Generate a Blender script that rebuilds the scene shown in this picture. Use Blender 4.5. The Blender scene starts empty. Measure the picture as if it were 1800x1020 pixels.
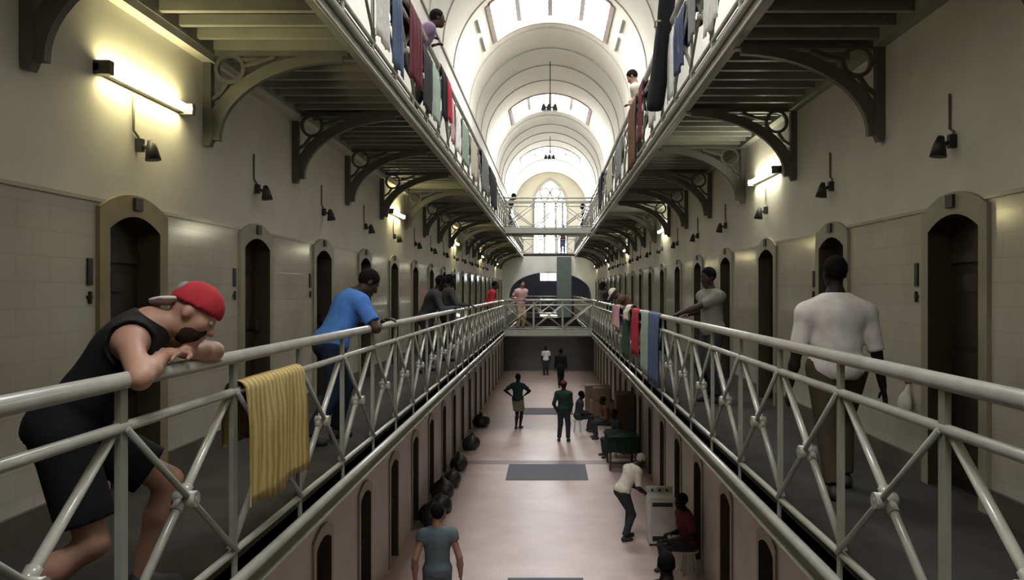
import bpy, math, random
import numpy as np
from mathutils import Vector, Matrix

R = math.radians
S = bpy.context.scene
COL = S.collection
random.seed(7)

# ------------------------------------------------------------------ camera, world, exposure
EYE = 5.05                      # eye height above the ground floor
cam = bpy.data.cameras.new('camera'); cam_o = bpy.data.objects.new('camera', cam); COL.objects.link(cam_o)
cam.sensor_width = 36.0; cam.lens = 28.0
cam.shift_x = -67.0 / 1800.0; cam.shift_y = 0.0006
cam.clip_start = 0.05; cam.clip_end = 300
cam_o.location = (0, 0, EYE); cam_o.rotation_euler = (R(90), 0, 0)
S.camera = cam_o
S.view_settings.view_transform = 'Standard'; S.view_settings.look = 'None'
S.view_settings.gamma = 1.0; S.view_settings.use_curve_mapping = False
S.view_settings.exposure = 1.15
S.cycles.use_denoising = True
S.cycles.max_bounces = 10; S.cycles.diffuse_bounces = 6; S.cycles.glossy_bounces = 3
S.cycles.sample_clamp_indirect = 6.0
W = bpy.data.worlds.new('sky'); S.world = W; W.use_nodes = True
W.node_tree.nodes['Background'].inputs[0].default_value = (0.75, 0.85, 1.0, 1)
W.node_tree.nodes['Background'].inputs[1].default_value = 1.0
SKY_E = 12.5       # daylight through the roof lights
GOTH_E = 20.0      # daylight through the gothic window
TUBE_E = 25.0      # fluorescent tubes

# ------------------------------------------------------------------ levels and widths (metres)
Z1 = EYE - 1.386                # middle gallery floor
Z2 = EYE + 2.22                 # upper gallery floor
SPRING = EYE + 6.38; VR = 2.825 # vault springing and radius
XL, XR = -1.62, 1.476           # gallery edges
WL, WR = -2.92, 2.73            # cell walls
YB, YA, YE = -8.0, 49.0, 62.0   # rear wall, arch wall below the landing, end wall
BAY = 2.315
DL0, DR0 = 5.57, 5.36           # first cell door in view on either wall
YBR = 28.0                      # cross bridges

# ------------------------------------------------------------------ materials
def mat(name, c1, c2=None, rough=0.6, scale=6.0, metal=0.0, bump=0.0, spec=0.5, detail=4, emit=None, estr=0, lo=0.35, hi=0.65):
    m = bpy.data.materials.new(name); m.use_nodes = True
    nt = m.node_tree; b = nt.nodes['Principled BSDF']
    b.inputs['Roughness'].default_value = rough; b.inputs['Metallic'].default_value = metal
    b.inputs['Specular IOR Level'].default_value = spec
    c2 = c2 or tuple(x * 0.82 for x in c1)
    tc = nt.nodes.new('ShaderNodeTexCoord'); nz = nt.nodes.new('ShaderNodeTexNoise')
    nz.inputs['Scale'].default_value = scale; nz.inputs['Detail'].default_value = detail
    nt.links.new(tc.outputs['Object'], nz.inputs['Vector'])
    rp = nt.nodes.new('ShaderNodeValToRGB')
    rp.color_ramp.elements[0].position = lo; rp.color_ramp.elements[1].position = hi
    rp.color_ramp.elements[0].color = (*c2, 1); rp.color_ramp.elements[1].color = (*c1, 1)
    nt.links.new(nz.outputs[0], rp.inputs[0]); nt.links.new(rp.outputs[0], b.inputs['Base Color'])
    if bump:
        bp = nt.nodes.new('ShaderNodeBump'); bp.inputs['Strength'].default_value = bump; bp.inputs['Distance'].default_value = 0.02
        nt.links.new(nz.outputs[0], bp.inputs['Height']); nt.links.new(bp.outputs[0], b.inputs['Normal'])
    if emit:
        b.inputs['Emission Color'].default_value = (*emit, 1); b.inputs['Emission Strength'].default_value = estr
    return m

def tile_mat(name, c1, c2, mortar, sx, sz, rough, axis='yz', gap=0.012):
    m = bpy.data.materials.new(name); m.use_nodes = True
    nt = m.node_tree; b = nt.nodes['Principled BSDF']; b.inputs['Roughness'].default_value = rough
    tc = nt.nodes.new('ShaderNodeTexCoord'); sp = nt.nodes.new('ShaderNodeSeparateXYZ'); cb = nt.nodes.new('ShaderNodeCombineXYZ')
    nt.links.new(tc.outputs['Object'], sp.inputs[0])
    nt.links.new(sp.outputs['XYZ'.index(axis[0].upper())], cb.inputs[0]); nt.links.new(sp.outputs['XYZ'.index(axis[1].upper())], cb.inputs[1])
    br = nt.nodes.new('ShaderNodeTexBrick'); br.inputs['Scale'].default_value = 1.0
    br.inputs['Brick Width'].default_value = sx; br.inputs['Row Height'].default_value = sz; br.inputs['Mortar Size'].default_value = gap * 0.5
    br.inputs['Color1'].default_value = (*c1, 1); br.inputs['Color2'].default_value = (*c2, 1); br.inputs['Mortar'].default_value = (*mortar, 1)
    nt.links.new(cb.outputs[0], br.inputs['Vector'])
    nz = nt.nodes.new('ShaderNodeTexNoise'); nz.inputs['Scale'].default_value = 1.3; nz.inputs['Detail'].default_value = 6
    nt.links.new(tc.outputs['Object'], nz.inputs['Vector'])
    mx = nt.nodes.new('ShaderNodeMix'); mx.data_type = 'RGBA'; mx.blend_type = 'MULTIPLY'; mx.inputs[0].default_value = 0.5
    rp = nt.nodes.new('ShaderNodeValToRGB'); rp.color_ramp.elements[0].position = .3; rp.color_ramp.elements[1].position = .7
    rp.color_ramp.elements[0].color = (.6, .58, .52, 1); rp.color_ramp.elements[1].color = (1, 1, 1, 1)
    nt.links.new(nz.outputs[0], rp.inputs[0])
    nt.links.new(br.outputs[0], mx.inputs[6]); nt.links.new(rp.outputs[0], mx.inputs[7]); nt.links.new(mx.outputs[2], b.inputs['Base Color'])
    bp = nt.nodes.new('ShaderNodeBump'); bp.inputs['Strength'].default_value = 0.15; bp.inputs['Distance'].default_value = 0.004
    nt.links.new(br.outputs['Fac'], bp.inputs['Height']); bp.invert = True
    nt.links.new(bp.outputs[0], b.inputs['Normal'])
    return m

M = {}
M['plaster'] = mat('cream_plaster', (.60, .585, .525), (.53, .515, .46), .75, 1.6, bump=.15)
M['tile'] = tile_mat('glazed_wall_tile', (.52, .505, .45), (.50, .485, .43), (.47, .455, .405), .30, .15, .13)
M['groundwall'] = mat('ground_wall_paint', (.50, .47, .46), (.43, .40, .39), .5, 1.5)
M['vault'] = mat('vault_plaster', (.64, .615, .525), (.60, .575, .485), .8, .8)
M['white'] = mat('white_wall_paint', (.85, .85, .82), None, .7, 1)
M['rib'] = mat('vault_rib_paint', (.36, .35, .30), None, .7)
M['upwall'] = mat('upper_wall_plaster', (.60, .585, .52), (.55, .535, .47), .8, 1.2)
M['floor'] = tile_mat('red_floor_tile', (.54, .41, .375), (.50, .375, .34), (.43, .32, .29), .30, .30, .36, 'xy', .008)
M['floor'].node_tree.nodes['Principled BSDF'].inputs['Roughness'].default_value = .42
M['floor'].node_tree.nodes['Principled BSDF'].inputs['Specular IOR Level'].default_value = .9
M['floor'].node_tree.nodes['Principled BSDF'].inputs['Coat Weight'].default_value = .6
M['floor'].node_tree.nodes['Principled BSDF'].inputs['Coat Roughness'].default_value = .38
M['slab'] = mat('gallery_slab', (.045, .044, .04), (.034, .033, .03), .9, 3, spec=.15)
M['under'] = mat('gallery_underside_paint', (.30, .305, .27), (.24, .245, .215), .5, 3)
M['iron'] = mat('bracket_iron_paint', (.13, .13, .115), (.10, .10, .088), .5, 5)
M['rail'] = mat('rail_paint', (.38, .375, .335), (.32, .315, .28), .2, 7)
M['railgrey'] = mat('post_paint', (.26, .27, .23), (.22, .225, .19), .5, 7)
M['frame'] = mat('door_surround_paint', (.27, .22, .12), (.21, .17, .09), .5, 4)
M['framegrey'] = mat('door_surround_grey', (.30, .28, .22), (.25, .23, .18), .5, 4)
M['leaf'] = mat('cell_door_paint', (.030, .020, .014), (.022, .015, .011), .45, 5)
M['leafbrown'] = mat('ground_door_paint', (.055, .028, .018), (.04, .02, .014), .45, 5)
M['reveal'] = mat('door_reveal_paint', (.055, .042, .028), None, .6, 4)  # darker than the surround, on the inner faces of each opening
M['plate'] = mat('number_plate_black', (.03, .03, .028), None, .5)
M['dark'] = mat('black_metal', (.02, .02, .02), None, .5)
M['conduit'] = mat('conduit_grey', (.16, .155, .13), None, .5)
M['skirt'] = mat('skirting_paint', (.10, .09, .075), None, .5)
M['stone'] = mat('window_stone', (.45, .43, .39), None, .8)
M['bluewall'] = mat('lobby_blue_paint', (.17, .18, .29), (.15, .16, .25), .6, 1.5)
M['pillar'] = mat('pillar_green_paint', (.10, .13, .12), None, .6)
M['mat'] = mat('grey_floor_mat', (.12, .12, .13), (.09, .09, .10), .8, 40)
M['glass'] = mat('bright_roof_glass', (.8, .8, .8), None, .3, emit=(.96, .97, 1.0), estr=SKY_E)
M['rearglass'] = mat('rear_window_glass', (.8, .8, .8), None, .3, emit=(1.0, .97, .98), estr=9.0)
M['gothglass'] = mat('bright_window_glass', (.8, .8, .8), None, .3, emit=(.95, .96, 1.0), estr=GOTH_E)
M['lobbyglass'] = mat('lobby_window_glass', (.8, .8, .8), None, .3, emit=(.85, .92, 1.0), estr=2.0)
M['bar'] = mat('glazing_bar', (.22, .20, .18), None, .6)
M['curb'] = mat('skylight_curb', (.30, .24, .20), None, .7)
M['tube'] = mat('lamp_tube', (.9, .9, .8), None, .3, emit=(1.0, .88, .44), estr=TUBE_E)
M['tubecool'] = mat('lamp_tube_cool', (.9, .9, .85), None, .3, emit=(1.0, .95, .70), estr=TUBE_E)
M['housing'] = mat('lamp_housing', (.12, .11, .09), None, .5)

def cloth_mat(name, c, c2=None, sc=14):
    return mat(name, c, c2, .85, sc, bump=.2, spec=.15)
CL = {k: cloth_mat('cloth_' + k, v) for k, v in dict(
    yellow=(.50, .37, .12), navy=(.05, .065, .13), blue=(.085, .115, .20), bright_blue=(.06, .17, .50), red=(.38, .03, .04), maroon=(.11, .022, .032),
    pink=(.55, .33, .34), green=(.035, .07, .045), palegreen=(.30, .37, .31), white=(.72, .72, .70), grey=(.22, .23, .24), slate=(.10, .13, .14),
    black=(.012, .012, .014), brown=(.11, .06, .035), tan=(.42, .33, .20), cream=(.58, .54, .44), khaki=(.17, .15, .10), olive=(.060, .050, .034), purple=(.22, .16, .24),
    charcoal=(.035, .036, .04), shirt_grey=(.56, .54, .52), camo=(.19, .19, .165), teal=(.05, .075, .075), dkgreen=(.018, .038, .030), dkblue=(.015, .022, .045)).items()}
SK = dict(light=mat('skin_light', (.38, .21, .145), (.34, .185, .13), .55, 20), mid=mat('skin_mid', (.28, .15, .10), None, .55, 20),
          dark=mat('skin_dark', (.042, .024, .017), None, .6, 20, spec=.25), deep=mat('skin_deep', (.012, .008, .006), None, .6, 20, spec=.2))
HAIR = mat('hair_black', (.006, .005, .005), None, .9, 60, bump=.3, spec=.1)
HAIRL = mat('hair_pale', (.40, .37, .32), None, .7, 60, bump=.3)
BEARD = mat('beard_brown', (.035, .022, .016), None, .9, 80, bump=.4, spec=.1)
EYEM = mat('eye_white', (.30, .29, .28), None, .3)
SHOE = mat('shoe_dark', (.02, .02, .022), None, .6)
SHOEL = mat('shoe_pale', (.35, .34, .33), None, .6)

# ------------------------------------------------------------------ mesh builder
class MB:
    def __init__(s): s.v, s.f, s.mi, s.sm = [], [], [], []
    def add(s, vs, fs, mi=0, smooth=False):
        b = len(s.v); s.v += [tuple(map(float, p)) for p in vs]
        for f in fs: s.f.append(tuple(int(i) + b for i in f)); s.mi.append(mi); s.sm.append(smooth)
        return s
    def box(s, x0, y0, z0, x1, y1, z1, mi=0):
        x0, x1 = min(x0, x1), max(x0, x1); y0, y1 = min(y0, y1), max(y0, y1); z0, z1 = min(z0, z1), max(z0, z1)
        return s.add([(x0, y0, z0), (x1, y0, z0), (x1, y1, z0), (x0, y1, z0), (x0, y0, z1), (x1, y0, z1), (x1, y1, z1), (x0, y1, z1)],
                     [(0, 3, 2, 1), (4, 5, 6, 7), (0, 1, 5, 4), (1, 2, 6, 5), (2, 3, 7, 6), (3, 0, 4, 7)], mi)
    def quad(s, a, b, c, d, mi=0): return s.add([a, b, c, d], [(0, 1, 2, 3)], mi)
    def tube(s, pts, rad, seg=10, mi=0, smooth=True):
        pts = [Vector(p) for p in pts]; n = len(pts)
        rad = [rad] * n if isinstance(rad, (int, float)) else list(rad)
        t = (pts[1] - pts[0]).normalized()
        u = t.orthogonal().normalized(); vs, fs = [], []
        for i, p in enumerate(pts):
            if 0 < i < n - 1: t2 = (pts[i + 1] - pts[i - 1]).normalized()
            else: t2 = (pts[min(i + 1, n - 1)] - pts[max(i - 1, 0)]).normalized()
            u = (u - t2 * u.dot(t2)).normalized(); w = t2.cross(u)
            for k in range(seg):
                a = 2 * math.pi * k / seg; vs.append(p + (u * math.cos(a) + w * math.sin(a)) * rad[i])
        for i in range(n - 1):
            for k in range(seg):
                a, b = i * seg + k, i * seg + (k + 1) % seg
                fs.append((a, b, b + seg, a + seg))
        s.add(vs, fs, mi, smooth)
        b = len(s.v) - len(vs)
        s.f.append(tuple(b + k for k in reversed(range(seg)))); s.mi.append(mi); s.sm.append(False)
        s.f.append(tuple(b + (n - 1) * seg + k for k in range(seg))); s.mi.append(mi); s.sm.append(False)
        return s
    def bar(s, a, b, w, h, up=(0, 0, 1), mi=0):
        a, b, up = Vector(a), Vector(b), Vector(up); t = (b - a).normalized(); sd = t.cross(up).normalized(); u = sd.cross(t)
        vs = [p + sd * i * w / 2 + u * j * h / 2 for p in (a, b) for i, j in ((-1, -1), (1, -1), (1, 1), (-1, 1))]
        return s.add(vs, [(0, 1, 2, 3), (7, 6, 5, 4), (0, 4, 5, 1), (1, 5, 6, 2), (2, 6, 7, 3), (3, 7, 4, 0)], mi)
    def ribbon(s, pts, w, axis=(0, 1, 0), th=0.05, mi=0):
        """a bar of rectangular section that follows pts in the plane normal to axis"""
        ax = Vector(axis); pts = [Vector(p) for p in pts]; n = len(pts); vs, fs = [], []
        for i, p in enumerate(pts):
            t = (pts[min(i + 1, n - 1)] - pts[max(i - 1, 0)]).normalized(); nn = t.cross(ax).normalized()
            th_i = th[i] if isinstance(th, (list, tuple)) else th
            vs += [p + nn * th_i / 2 + ax * w / 2, p + nn * th_i / 2 - ax * w / 2, p - nn * th_i / 2 - ax * w / 2, p - nn * th_i / 2 + ax * w / 2]
        for i in range(n - 1):
            for k in range(4): fs.append((4 * i + k, 4 * i + (k + 1) % 4, 4 * i + 4 + (k + 1) % 4, 4 * i + 4 + k))
        fs += [(3, 2, 1, 0), (4 * n - 4, 4 * n - 3, 4 * n - 2, 4 * n - 1)]
        return s.add(vs, fs, mi)
    def ball(s, c, r, seg=12, ring=8, mi=0, sc=(1, 1, 1)):
        c = Vector(c); vs, fs = [], []
        for i in range(ring + 1):
            a = math.pi * i / ring
            for k in range(seg):
                b = 2 * math.pi * k / seg
                vs.append(c + Vector((math.sin(a) * math.cos(b) * sc[0], math.sin(a) * math.sin(b) * sc[1], math.cos(a) * sc[2])) * r)
        for i in range(ring):
            for k in range(seg): fs.append((i * seg + k, (i + 1) * seg + k, (i + 1) * seg + (k + 1) % seg, i * seg + (k + 1) % seg))
        return s.add(vs, fs, mi, True)
    def mesh(s, name, mats):
        me = bpy.data.meshes.new(name); me.from_pydata(s.v, [], s.f)
        for m in (mats if isinstance(mats, (list, tuple)) else [mats]): me.materials.append(m)
        me.polygons.foreach_set('material_index', s.mi); me.polygons.foreach_set('use_smooth', s.sm)
        me.update(); return me
    def build(s, name, mats, parent=None, bevel=0):
        return link(name, s.mesh(name, mats), parent, bevel)

def link(name, me, parent=None, bevel=0):
    o = bpy.data.objects.new(name, me); COL.objects.link(o)
    if parent is not None: o.parent = parent
    if bevel:
        b = o.modifiers.new('edge', 'BEVEL'); b.width = bevel; b.segments = 2; b.limit_method = 'ANGLE'
    return o
def tag(o, label=None, cat=None, group=None, kind=None):
    if label: o['label'] = label
    if cat: o['category'] = cat
    if group: o['group'] = group
    if kind: o['kind'] = kind
    return o
def thing(name, label, cat, loc=(0, 0, 0), rz=0, group=None):
    o = bpy.data.objects.new(name, None); COL.objects.link(o); o.empty_display_size = .1
    o.location = loc; o.rotation_euler = (0, 0, rz); return tag(o, label, cat, group)
def struct(name, mb, mats, label, cat='room'):
    return tag(mb.build(name, mats), label, cat, kind='structure')
def copy_tree(root, loc, rz, label=None, group=None):
    r = root.copy(); COL.objects.link(r); r.location = loc; r.rotation_euler = (0, 0, rz)
    if label: r['label'] = label
    if group: r['group'] = group
    for ch in root.children:
        c = ch.copy(); COL.objects.link(c); c.parent = r
        for g in ch.children:
            d = g.copy(); COL.objects.link(d); d.parent = c
    return r
ORD = 'first second third fourth fifth sixth seventh eighth ninth tenth eleventh twelfth thirteenth fourteenth fifteenth sixteenth seventeenth eighteenth nineteenth twentieth twenty-first twenty-second twenty-third twenty-fourth twenty-fifth'.split()
GA, GB = 'gallery of the red cap man', 'gallery of the white shirted man'

# ------------------------------------------------------------------ the setting
struct('floor', MB().box(-4, YB - 1, -.2, 4, YE + 1, 0), M['floor'], 'dull red tiled ground floor with a pale sheen')

def arch_z(y, yc, hw, zs, rise): return zs + rise * (1 - ((y - yc) / hw) ** 2)
def cell_wall(x, y_doors, z0, z1, hw, zs, rise, zd, flip):
    """wall in the plane x with an arched opening at each door; material 1 below zd"""
    mb = MB()
    def strip(ya, yb, za, zb, mi):
        if zb - za < 1e-4: return
        q = [(x, ya, za), (x, yb, za), (x, yb, zb), (x, ya, zb)]
        mb.quad(*(q if flip else q[::-1]), mi=mi)
    edges = [YB] + [e for d in y_doors for e in (d - hw, d + hw)] + [YA]
    for i in range(0, len(edges), 2):
        strip(edges[i], edges[i + 1], z0, zd, 1); strip(edges[i], edges[i + 1], zd, z1, 0)
    for d in y_doors:
        N = 8
        for k in range(N):
            ya, yb = d - hw + 2 * hw * k / N, d - hw + 2 * hw * (k + 1) / N
            a, b = arch_z(ya, d, hw, zs, rise), arch_z(yb, d, hw, zs, rise)
            q = [(x, ya, a), (x, yb, b), (x, yb, zd), (x, ya, zd)]
            mb.quad(*(q if flip else q[::-1]), mi=1); strip(ya, yb, zd, z1, 0)
    return mb
DL = [DL0 + BAY * k for k in range(-5, 19)]; DR = [DR0 + BAY * k for k in range(-5, 19)]
HW, ZS, RISE = .335, 1.80, .10
ZD = EYE + .584
for nm, x, dd, fl, lab in (('left', WL, DL, True, 'with the near lit tube'), ('right', WR, DR, False, 'beside the white shirted man')):
    struct('wall_' + nm, cell_wall(x, dd, Z1 - .2, Z2 - .19, HW, Z1 + ZS, RISE, ZD, fl), [M['plaster'], M['tile']],
           'cream cell wall with glazed tile dado ' + lab, 'wall')
    struct('wall_%s_ground' % nm, cell_wall(x, dd, 0, Z1 - .2, HW, ZS, RISE, 2.6, fl), [M['groundwall'], M['groundwall']],
           'pinkish ground floor cell wall under the gallery ' + lab, 'wall')
    sx = -VR if x < 0 else VR
    u = MB().box(sx, YB, Z2 - .3, sx + (.3 if x > 0 else -.3), YE, SPRING)
    struct('wall_%s_upper' % nm, u, M['upwall'], 'pale upper storey wall behind the upper gallery ' + lab, 'wall')
    b = MB()
    edges = [YB] + [e for d in dd for e in (d - HW - .1, d + HW + .1)] + [YA]
    for i in range(0, len(edges), 2):
        b.box(x, edges[i], Z1, x + (.025 if x < 0 else -.025), edges[i + 1], Z1 + .16)
    struct('baseboard_' + nm, b, M['skirt'], 'dark skirting along the gallery wall ' + lab, 'skirting')
    b = MB().box(x, YB, ZD - .012, x + (.012 if x < 0 else -.012), YA, ZD + .012)
    struct('trim_1' if x < 0 else 'trim_2', b, M['tile'], 'thin capping line on the tiled dado ' + lab, 'trim')

# doors: surround, leaf, reveal, number plate
def door_parts(hw, zs, rise, fw, ftop, leafmat, framemat):
    """local: wall plane at x=0, room towards +x, door centre at y=0"""
    N = 10
    inner = [(-hw, 0)] + [(-hw + 2 * hw * k / N, arch_z(-hw + 2 * hw * k / N, 0, hw, zs, rise)) for k in range(N + 1)] + [(hw, 0)]
    ow = hw + fw
    outer = [(-ow, 0)] + [(-ow + 2 * ow * k / N, arch_z(-ow + 2 * ow * k / N, 0, ow, ftop - .12, .12)) for k in range(N + 1)] + [(ow, 0)]
    fr = MB(); n = len(inner); p = .03
    vs = [(p, y, z) for y, z in inner] + [(p, y, z) for y, z in outer] + [(0, y, z) for y, z in outer] + [(-.16, y, z) for y, z in inner]
    fs = []
    for i in range(n - 1):
        fs += [(i, i + 1, n + i + 1, n + i), (n + i, n + i + 1, 2 * n + i + 1, 2 * n + i)]
    fr.add(vs, fs)
    fr.add(vs, [(i + 1, i, 3 * n + i, 3 * n + i + 1) for i in range(n - 1)], 1)
    lf = MB(); lf.add([(-.14, y, z) for y, z in inner], [tuple(range(n))])
    for zc, h in ((.55, .7), (1.25, .5)):
        lf.box(-.14, -hw + .1, zc - h / 2, -.125, hw - .1, zc + h / 2)
    for zb in (.12, .93, 1.62): lf.box(-.14, -hw + .02, zb - .04, -.115, hw - .02, zb + .04)
    lf.box(-.13, -.09, 1.38, -.10, .09, 1.50)
    bolt = MB().box(-.12, hw - .14, .98, -.07, hw - .02, 1.08)
    return fr.mesh('door_frame', [framemat, M['reveal']]), lf.mesh('door_leaf', leafmat), bolt.mesh('lock_case', M['dark'])
dm = {'a': door_parts(HW, ZS, RISE, .12, 2.05, M['leaf'], M['frame']), 'b': door_parts(HW, ZS, RISE, .10, 2.05, M['leaf'], M['framegrey']),
      'g': door_parts(HW, ZS, RISE, .10, 2.05, M['leafbrown'], M['framegrey'])}
plate_me = MB().box(.03, -.05, 1.945, .05, .05, 2.03).mesh('number_plate', M['plate'])
nd = 0
for x, dd, rz, side in ((WL, DL, 0, 'tube lamp wall'), (WR, DR, math.pi, 'wall beside the white shirted man')):
    for z, floor_name in ((Z1, 'gallery'), (0, 'ground floor')):
        for k, d in enumerate(dd):
            if d < 2.5: 
                if d < 0: continue
            nd += 1
            key = 'g' if z == 0 else ('a' if (x < 0 and k == 5) else 'b')
            t = thing('door_%d' % nd, 'dark cell door in an arched surround, %s one of the %s in view on the %s' % (ORD[max(k - 4, 0)], floor_name, side), 'door', (x, d, z), rz)
            t['kind'] = 'structure'
            for nm, me in zip(('door_frame', 'door_leaf', 'lock_case'), dm[key]): link(nm, me, t)
            if z == Z1: link('number_plate', plate_me, t)
for x, dd in ((WL, DL), (WR, DR)):        # doors behind the camera stay closed too
    for z in (Z1, 0):
        for d in dd:
            if d < 0:
                nd += 1
                t = thing('door_%d' % nd, 'dark cell door behind the viewpoint', 'door', (x, d, z), 0 if x < 0 else math.pi, 'doors behind the viewpoint'); t['kind'] = 'structure'
                link('door_frame', dm['b'][0], t); link('door_leaf', dm['b'][1], t)

# gallery floors with ribbed undersides and edge girders
def gallery(name, xe, xw, zf, label):
    mb = MB(); s = 1 if xe > 0 else -1
    mb.box(xe, YB, zf - .12, xw + s * .3, YA, zf, 0)
    y = YB + .1
    while y < YA - .1:
        mb.box(xe + s * .05, y, zf - .20, xw, y + .055, zf - .12, 1); y += .31
    mb.box(xw - s * .10, YB, zf - .235, xw, YA, zf - .12, 1)
    struct(name, mb, [M['slab'], M['under']], label, 'floor')
    t = MB()
    t.box(xe, YB, zf - .215, xe + s * .02, YA, zf - .005)
    t.box(xe - s * .02, YB, zf - .235, xe + s * .06, YA, zf - .212)
    return t
nt_ = 3
for nm, xe, xw, zf, lab in (('floor_left', XL, WL, Z1, 'middle ' + GA), ('floor_right', XR, WR, Z1, 'middle ' + GB),
                            ('floor_left_upper', XL, WL, Z2, 'upper gallery above the red cap man'), ('floor_right_upper', XR, WR, Z2, 'upper gallery above the white shirted man')):
    t = gallery(nm, xe, xw, zf, 'grey slab of the ' + lab)
    struct('trim_%d' % nt_, t, M['railgrey'], 'painted edge girder of the ' + lab, 'trim'); nt_ += 1
# landings behind the viewpoint and at the far end, and the two cross bridges
for nm, y0, y1, zf, lab in (('floor_near', YB, .4, Z1, 'middle landing at the viewpoint'), ('floor_near_upper', YB, .4, Z2, 'upper landing over the viewpoint'),
                            ('floor_far', 48, 58, Z1, 'middle landing beyond the bridge'), ('floor_far_upper', 48, YE, Z2, 'upper landing under the gothic window')):
    mb = MB(); mb.box(XL if y0 < 0 else WL, y0, zf - .19, XR if y0 < 0 else WR, y1, zf, 0)
    for i in range(10): mb.box(XL, y0 + .3 + i * (y1 - y0 - .6) / 9, zf - .23, XR, y0 + .36 + i * (y1 - y0 - .6) / 9, zf - .19, 1)
    struct(nm, mb, [M['slab'], M['under']], 'grey slab of the ' + lab, 'floor')
for nm, zf, lab in (('floor_bridge', Z1, 'middle cross bridge'), ('floor_bridge_upper', Z2, 'upper cross bridge')):
    mb = MB().box(XL, YBR, zf - .14, XR, YBR + 1.2, zf)
    for y in (YBR - .02, YBR + 1.2): mb.box(XL, y, zf - .19, XR, y + .02, zf + .01, 1); mb.box(XL, y - .03, zf - .20, XR, y + .05, zf - .18, 1)
    struct(nm, mb, [M['slab'], M['railgrey']], 'narrow slab of the %s between the galleries' % lab, 'floor')

# vault with roof lights
SKY = [(-3.2, .3), (10.2, 13.7), (23.7, 27.2), (37.2, 40.6), (50.8, 54.2)]  # the nearest are unseen, added at equal spacing to light the floor
NA = 54; HALF = 12
def vp(k, y, r=VR): a = math.pi * k / NA; return (-r * math.cos(a), y, SPRING + r * math.sin(a))
ycuts = sorted({YB, YE, *[e for s in SKY for e in s]})
mb = MB()
for ya, yb in zip(ycuts, ycuts[1:]):
    hole = any(abs(s[0] - ya) < 1e-6 for s in SKY)
    for k in range(NA):
        if hole and NA // 2 - HALF <= k < NA // 2 + HALF: continue
        mb.add([vp(k, ya), vp(k, yb), vp(k + 1, yb), vp(k + 1, ya)], [(3, 2, 1, 0)], 0, True)
struct('ceiling', mb, M['vault'], 'cream plastered barrel vault over the wing', 'ceiling')
nw = 1
for (ya, yb) in SKY:
    t = thing('window_%d' % nw, 'bright glazed roof light %s' % ('high above the near upper railings', 'over the viewpoint', 'high in the vault with four wide panes', 'mid vault behind the hanging lamp cluster', 'far vault before the gothic window')[(nw + 2) % 5 if nw < 3 else nw - 1], 'window', (0, 0, 0)); t['kind'] = 'structure'; nw += 1
    k0, k1 = NA // 2 - HALF, NA // 2 + HALF
    g = MB(); fr = MB(); br = MB(); Rg = VR + .30
    for k in range(k0, k1): g.add([vp(k, ya, Rg), vp(k, yb, Rg), vp(k + 1, yb, Rg), vp(k + 1, ya, Rg)], [(3, 2, 1, 0)], 0, True)
    for k in range(k0, k1):
        for y in (ya, yb):
            fr.add([vp(k, y, VR - .04), vp(k + 1, y, VR - .04), vp(k + 1, y, Rg + .02), vp(k, y, Rg + .02)], [(0, 1, 2, 3)])
            y2 = y + (-.10 if y == ya else .10)
            fr.add([vp(k, y, VR - .04), vp(k + 1, y, VR - .04), vp(k + 1, y2, VR - .04), vp(k, y2, VR - .04)], [(0, 1, 2, 3)])
            fr.add([vp(k, y2, VR + .01), vp(k + 1, y2, VR + .01), vp(k + 1, y2, VR - .04), vp(k, y2, VR - .04)], [(0, 1, 2, 3)])
    for k, sg in ((k0, -1), (k1, 1)):
        a, b = vp(k, ya, VR - .04), vp(k, yb, VR - .04); c, d = vp(k, yb, Rg + .02), vp(k, ya, Rg + .02)
        fr.quad(a, b, c, d); e, f_ = vp(k + sg, ya, VR - .03), vp(k + sg, yb, VR - .03)
        fr.quad(a, b, f_, e)
    for k in (k0 + HALF // 2, k0 + HALF, k0 + HALF + HALF // 2):
        br.bar(vp(k, ya, Rg - .04), vp(k, yb, Rg - .04), .15, .10)
    for j in range(1, 7):
        y = ya + (yb - ya) * j / 7
        br.ribbon([vp(k, y, Rg - .02) for k in range(k0, k1 + 1)], .055, (0, 1, 0), .03)
    g.build('pane', M['glass'], t); fr.build('window_frame', M['curb'], t); br.build('glazing_bars', M['bar'], t)
# vault ribs
n_r = 20
y = 23.2 - BAY * 9
ntr = 10
while y < YE - .5:
    hole = any(s[0] - .12 < y < s[1] + .12 for s in SKY)
    if not hole and y > 8:
        mb = MB(); mb.ribbon([vp(k, y, VR - .005) for k in range(0, NA + 1)], .06, (0, 1, 0), .05)
        struct('trim_%d' % ntr, mb, M['rib'], 'grey arched rib across the cream vault, %s along the wing' % ORD[ntr - 10], 'trim'); ntr += 1
    y += BAY
# ventilation slits beside the roof lights
for ys in ((23.9, 25.0), (25.5, 26.9)):
    for sgn in (-1, 1):
        k = NA * (38 if sgn < 0 else 142) / 180
        mb = MB(); mb.bar(vp(k, ys[0], VR - .02), vp(k, ys[1], VR - .02), .10, .05)
        struct('trim_%d' % ntr, mb, M['rib'], 'short dark ventilator slit in the vault beside the big roof light', 'trim')['group'] = 'vault ventilator slits'; ntr += 1
# springing cornice
for sgn in (-1, 1):
    mb = MB().box(sgn * VR, YB, SPRING - .06, sgn * (VR - .05), YE, SPRING + .02)
    struct('trim_%d' % ntr, mb, M['rib'], 'thin cornice at the foot of the vault ' + ('over the red cap man' if sgn < 0 else 'over the white shirted man'), 'trim'); ntr += 1

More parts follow.
